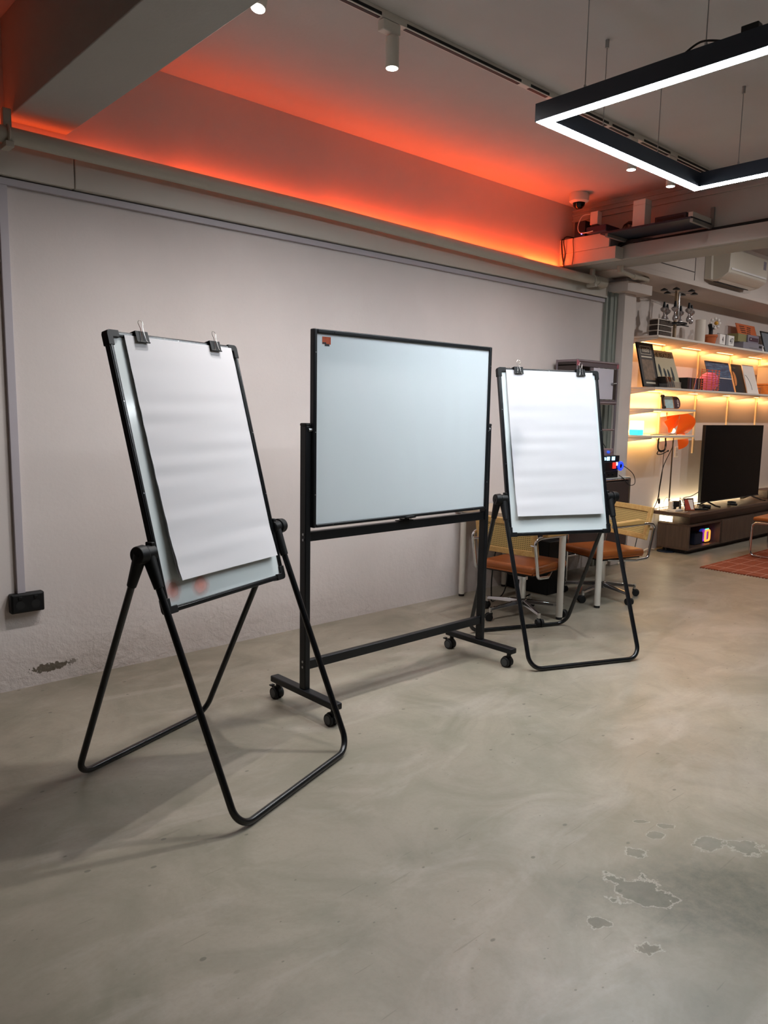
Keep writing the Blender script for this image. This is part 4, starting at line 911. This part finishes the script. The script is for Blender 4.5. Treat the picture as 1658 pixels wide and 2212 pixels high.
# floor lamp with orange shell shade
fl = thing('shell_floor_lamp', 'slim floor lamp with a translucent orange shell shade beside the shelves', 'floor lamp', (6.665, -.06, 0))
obj('base', MB().lathe([(.09, 0), (.092, .006), (.088, .012), (.03, .016), (.01, .02)], n=28), mat('dark_glass_base', '#1a2434', .1), fl)
obj('pole', MB().cyl((0, 0, .018), (0, 0, 1.19), .007, n=10), mat('dark_pole', '#4c443e', .35, .5), fl)
M_shell = mat('orange_acrylic', '#f47a30', .3, trans=.6, ior=1.15, emit='#f06a1c', estr=.10)
def petal(a0, a1, r0, r1, cx, cz, bulge, yoff):
    rows = []
    for i in range(9):
        r = r0+(r1-r0)*i/8; rows.append([(cx+r*cos(a0+(a1-a0)*j/12), yoff-bulge*sin(pi*j/12)*(i/8), cz+r*sin(a0+(a1-a0)*j/12)) for j in range(13)])
    return MB().strip(rows, .004)
obj('shell_petal', petal(.05, 1.25, .015, .245, -.01, 1.215, .10, -.03), M_shell, fl)
obj('shell_petal', petal(1.0, 2.5, .015, .20, -.01, 1.222, .09, .02), M_shell, fl)
obj('shell_petal', petal(.45, 1.9, .015, .225, -.01, 1.22, .03, .05), M_shell, fl)
obj('shell_petal', petal(-1.25, .15, .01, .15, .06, 1.20, .06, -.01), M_shell, fl)
obj('bulb', MB().ball((.05, .035, 1.25), .026, 14), mat('warm_bulb', '#fff0d0', .4, emit=(1, .7, .35), estr=4), fl)
# cables below the shelves
mb = MB()
for k in range(4):
    mb.tube(smooth_path([(5.955+.006*k, -.28, 1.192), (5.935+.006*k, -.285, 1.12), (5.95+.004*k, -.29, 1.075+.004*k), (6.01, -.29, 1.06+.005*k), (6.075, -.29, 1.08+.004*k), (6.085+.006*k, -.285, 1.13), (6.075+.006*k, -.28, 1.192)], 6), .003, 6)
mb.tube(smooth_path([(5.935, -.295, 1.07), (5.92, -.295, 1.045), (5.98, -.30, 1.04), (6.06, -.30, 1.055), (6.12, -.30, 1.075), (6.12, -.295, 1.06)], 6), .005, 6)
tag(obj('cable_coil', mb, M_cable), 'black coiled cable hung in a loop under the lowest shelf', 'cable')
tag(obj('hanging_cable', MB().tube(smooth_path([(6.245, -.28, 1.19), (6.25, -.27, 1.10), (6.20, -.22, .92), (6.19, -.2, .75), (6.22, -.16, .55), (6.12, -.10, .36), (6.08, -.06, .22), (6.05, -.05, .10), (5.98, -.04, .02)], 8), .004, 6), M_cable), 'thick black cable hanging from the lowest shelf down to the floor', 'cable')
hc = thing('hanging_lamp_cord', 'thin black cord with an inline switch hanging to the media console', 'cord', (0, 0, 0))
obj('cord', MB().tube(smooth_path([(6.12, -.27, 1.19), (6.13, -.25, 1.05), (6.22, -.20, .85), (6.30, -.14, .65), (6.36, -.11, .55), (6.44, -.08, .47), (6.55, -.02, .43)], 8), .0028, 6), M_cable, hc)
obj('inline_switch', MB().cyl((6.345, -.117, .575), (6.375, -.105, .53), .011, n=10), M_cable, hc)
tag(obj('white_floor_cable', MB().tube(smooth_path([(5.6, -.14, .01), (6.0, -.02, .01), (6.3, .03, .012), (6.5, .05, .03), (6.62, .05, .012)], 6), .008, 8), M_whitecable), 'white cable running along the floor below the shelf wall', 'cable')
t = thing('wall_outlet', 'small white outlet plate on the wall below the shelves', 'outlet', (7.02, .08, 1.02)); obj('plate', MB().box((-.035, -.008, -.055), (.035, 0, .055)), M_whitem, t, .003); obj('sockets', MB().box((-.018, -.010, .01), (.018, -.007, .04)).box((-.018, -.010, -.04), (.018, -.007, -.01)), M_pvc, t)

# ================================================================== MEDIA CONSOLE AND TV
mc = thing('media_console', 'long low dark walnut media console under the shelves', 'media console', (0, 0, 0))
kx0, kx1, kf, kb = 6.63, 9.9, -.315, .03
obj('top_slab', MB().box((kx0-.055, kf-.03, .392), (kx1, kb+.03, .43)), M_walnut, mc, .006)
obj('recess_block', MB().box((kx0+.10, kf+.05, .305), (kx1-.05, kb-.06, .392)), M_walnut, mc)
obj('case_top', MB().box((kx0, kf, .285), (kx1, kb, .305)), M_walnut, mc, .002)
obj('case_bottom', MB().box((kx0, kf, .045), (kx1, kb, .065)), M_walnut, mc, .002)
obj('side_panel', MB().box((kx0, kf, .065), (kx0+.022, kb, .285)), M_walnutv, mc, .002)
obj('divider', MB().box((7.33, kf, .065), (7.352, kb, .285)), M_walnutv, mc)
obj('back_panel', MB().box((kx0+.022, kb-.012, .065), (kx1, kb, .285)), M_black, mc)
for a, b in ((7.355, 8.18), (8.184, 9.0), (9.004, 9.88)): obj('door', MB().box((a, kf-.012, .05), (b, kf+.008, .300)), M_walnutv, mc, .002)
obj('plinth', MB().box((kx0+.06, kf+.06, 0), (kx1-.05, kb-.04, .045)), M_black, mc)
M_ledsoft = mat('cream_led_tape', '#fff0cc', .5, var=0, emit=(1, .82, .5), estr=8)
obj('led_tape', MB().box((kx0+.02, kb+.018, .431), (kx1-.1, kb+.028, .434)), M_ledsoft, mc)
area('console_light', ((kx0+8.9)/2, kb+.023, .438), 8.9-kx0, .012, STAND_LED*2.2, (1, .8, .48), (0, -.05, 1), mc)
obj('led_tape', MB().box((kx0+.01, -.12, .318), (kx0+.016, .02, .375)), M_ledsoft, mc)
sp = thing('small_speaker', 'dark blue speaker box in the open bay of the media console', 'speaker', (6.99, -.20, .066)); obj('case', MB().box((-.085, -.05, 0), (.085, .06, .125)), mat('blue_black_case', '#232738', .5), sp, .006); obj('grille', MB().box((-.075, -.053, .008), (.075, -.049, .118)), mat('blue_black_grille', '#1c2033', .8), sp)
ng = thing('neon_sign_lamp', 'small rounded lamp glowing cyan, violet and orange in the console bay', 'lamp', (7.20, -.21, .066))
for y, colr, k in ((.03, '#2848a8', .5), (.0, '#7a30b8', .8), (-.03, '#ff9a40', 1.6)):
    pts = fillet([(-.045, y, .02), (.05, y, .02), (.05, y, .13), (-.045, y, .13), (-.0455, y, .03)], .025)
    obj('neon_loop', MB().tube(pts, .011, 8), mat('neon_'+colr[1:], colr, .4, emit=colr, estr=k), ng)
obj('top_glow', MB().tube([(-.03, -.02, .142), (.04, -.02, .142)], .007, 8), mat('neon_cyan', '#60e8d0', .4, emit='#60f0d8', estr=1.2), ng); obj('stand', MB().box((-.05, -.04, 0), (.055, .04, .010)), M_black, ng)

tv = thing('television', 'large black flat television standing on the media console', 'television', (7.93, -.14, .43), -.01)
obj('casing', MB().box((-.725, -.008, .048), (.725, .03, .882)), M_blackp, tv, .004)
obj('rear_housing', MB().box((-.45, .03, .10), (.45, .065, .55)), M_blackp, tv, .01)
obj('screen', MB().box((-.717, -.0095, .060), (.717, -.0075, .876)), M_screen, tv)
obj('bezel_bottom', MB().box((-.725, -.011, .048), (.725, -.007, .060)), mat('bezel_grey', '#2a2a2c', .35), tv)
for sx in (-1, 1):
    x = sx*.55
    f = obj('stand_foot', MB().tube([(x, .01, .055), (x+sx*.02, -.10, .016), (x+sx*.03, -.155, .0105)], .009, 8).tube([(x, .01, .055), (x-sx*.01, .09, .014), (x-sx*.01, .12, .0105)], .009, 8), M_blackg, tv)
ph = thing('photo_frame', 'small silver photo frame with a red picture on the media console', 'photo frame', (6.80, -.225, .431), -.40)
F = frame((0, 0, 0), (1, 0, 0), (0, sin(.28), cos(.28)))
obj('frame', MB(F).box((-.065, .002, -.010), (.065, .135, 0)), M_steel, ph, .003); obj('picture', MB(F).box((-.052, .014, .0003), (.052, .122, .0012)), mat('red_picture', '#a4483c', .3, var=.6, scale=22), ph); obj('white_part', MB(F).prism([(.015, .016), (.050, .016), (.050, .12), (-.01, .12)], .0013, .002, 2), M_flap, ph)
obj('easel_back', MB().box((-.02, .02, 0), (.02, .07, .005)), M_black, ph)
pw = thing('power_block', 'white power block with a black plug on the media console', 'adapter', (6.66, -.13, .431)); obj('block', MB().box((-.075, -.045, 0), (.06, .045, .022)), M_whitem, pw, .004); obj('plug_stem', MB().box((-.012, -.01, .022), (.012, .01, .045)), M_black, pw); obj('black_plug', MB().box((-.03, -.03, .045), (.032, .02, .105)), M_black, pw, .004); obj('white_plug', MB().box((-.06, -.0, .022), (-.032, .045, .10)), M_whitem, pw, .003)
tag(obj('charging_cord', MB().tube(smooth_path([(6.64, -.10, .535), (6.62, -.06, .57), (6.58, -.05, .53), (6.55, -.08, .436), (6.62, -.24, .436), (6.70, -.25, .436)], 6), .0025, 6), M_whitecable), 'thin white cord curling off the power block', 'cable')
tag(obj('remote_control', MB().box((-.02, -.085, 0), (.02, .085, .016)), M_black, None, .005, loc=(6.985, -.24, .431), rotz=.9), 'black remote control beside the photo frame', 'remote')
gc = thing('game_controller', 'black curved game controller lying between photo frame and television foot', 'controller', (7.10, -.235, .431)); obj('body', MB().tube(smooth_path([(-.08, -.03, .018), (-.05, .025, .024), (0, .03, .026), (.05, .025, .024), (.08, -.03, .018)]), .020, 10), M_black, gc); obj('thumb_pad', MB().cyl((0, .02, .04), (0, .02, .05), .016, n=12), M_blackg, gc)
hp = thing('phone_ring_stand', 'black ring-shaped stand lying on the console in front of the television', 'stand', (7.72, -.265, .431)); obj('ring', MB().tube([(.07*cos(a), .045*sin(a), .023+.008*sin(a)) for a in [k*2*pi/24 for k in range(18)]], .014, 10), M_black, hp); obj('hinge', MB().box((-.02, .03, .0), (.02, .055, .02)), M_black, hp)
tag(obj('hdmi_cord', MB().tube(smooth_path([(6.95, -.09, .445), (7.0, -.04, .53), (7.15, -.06, .55), (7.25, -.10, .60)], 6), .004, 6), M_cable), 'black cord rising from the console to the back of the television', 'cable')
vr = thing('headset', 'small dark headset hanging on the white cable stand beside the plug', 'headset', (6.77, -.12, .431)); obj('earpiece', MB().tube([(-.02, -.02, .02), (0, -.01, .07), (.01, 0, .10)], .012, 8), M_black, vr); obj('band', MB().tube(smooth_path([(.01, 0, .10), (.03, .01, .125), (.05, .0, .10)]), .005, 8), M_whitem, vr); obj('foot', MB().box((-.03, -.03, 0), (.03, .02, .01)), M_whitem, vr)
tag(obj('console_end_box', MB().box((-.1, -.09, 0), (.3, .09, .10)), M_walnut, None, .005, loc=(8.9, -.12, .431)), 'walnut box on the media console right of the television', 'box')

# ================================================================== RUG AND LOUNGE CHAIR
rg = thing('rug', 'rust brown rug with pale grid lines in front of the media console', 'rug', (6.12, -2.3, 0))
obj('woven_field', MB().box((0, 0, 0), (2.6, 1.61, .008)), M_rug, rg)
mb = MB()
for k in range(60): y = .013+k*.0268; mb.box((-.025, y, 0), (0, y+.010, .004))
o = obj('fringe', mb, mat('rust_fringe', '#7a3c26', .95), rg); o['kind'] = 'stuff'
lc = thing('cantilever_chair', 'tan leather cantilever chair with chrome frame cut off by the right edge', 'chair', (7.34, -.97, .008), -.35)
obj('seat', MB().box((-.22, -.20, .36), (.24, .24, .40)), M_leather, lc, .015, 3)
obj('chrome_frame', MB().tube(fillet([(-.20, -.24, .80), (-.20, -.24, .35), (.23, -.24, .345), (.23, -.24, .012), (-.22, -.24, .012), (-.22, .28, .012), (.23, .28, .012), (.23, .28, .345), (-.20, .28, .35), (-.20, .28, .80)], .05), .012, 10), M_steel, lc)
obj('backrest', MB().box((-.225, -.22, .58), (-.195, .26, .80)), M_leather, lc, .01, 3)
lc.rotation_euler.z = math.radians(93)
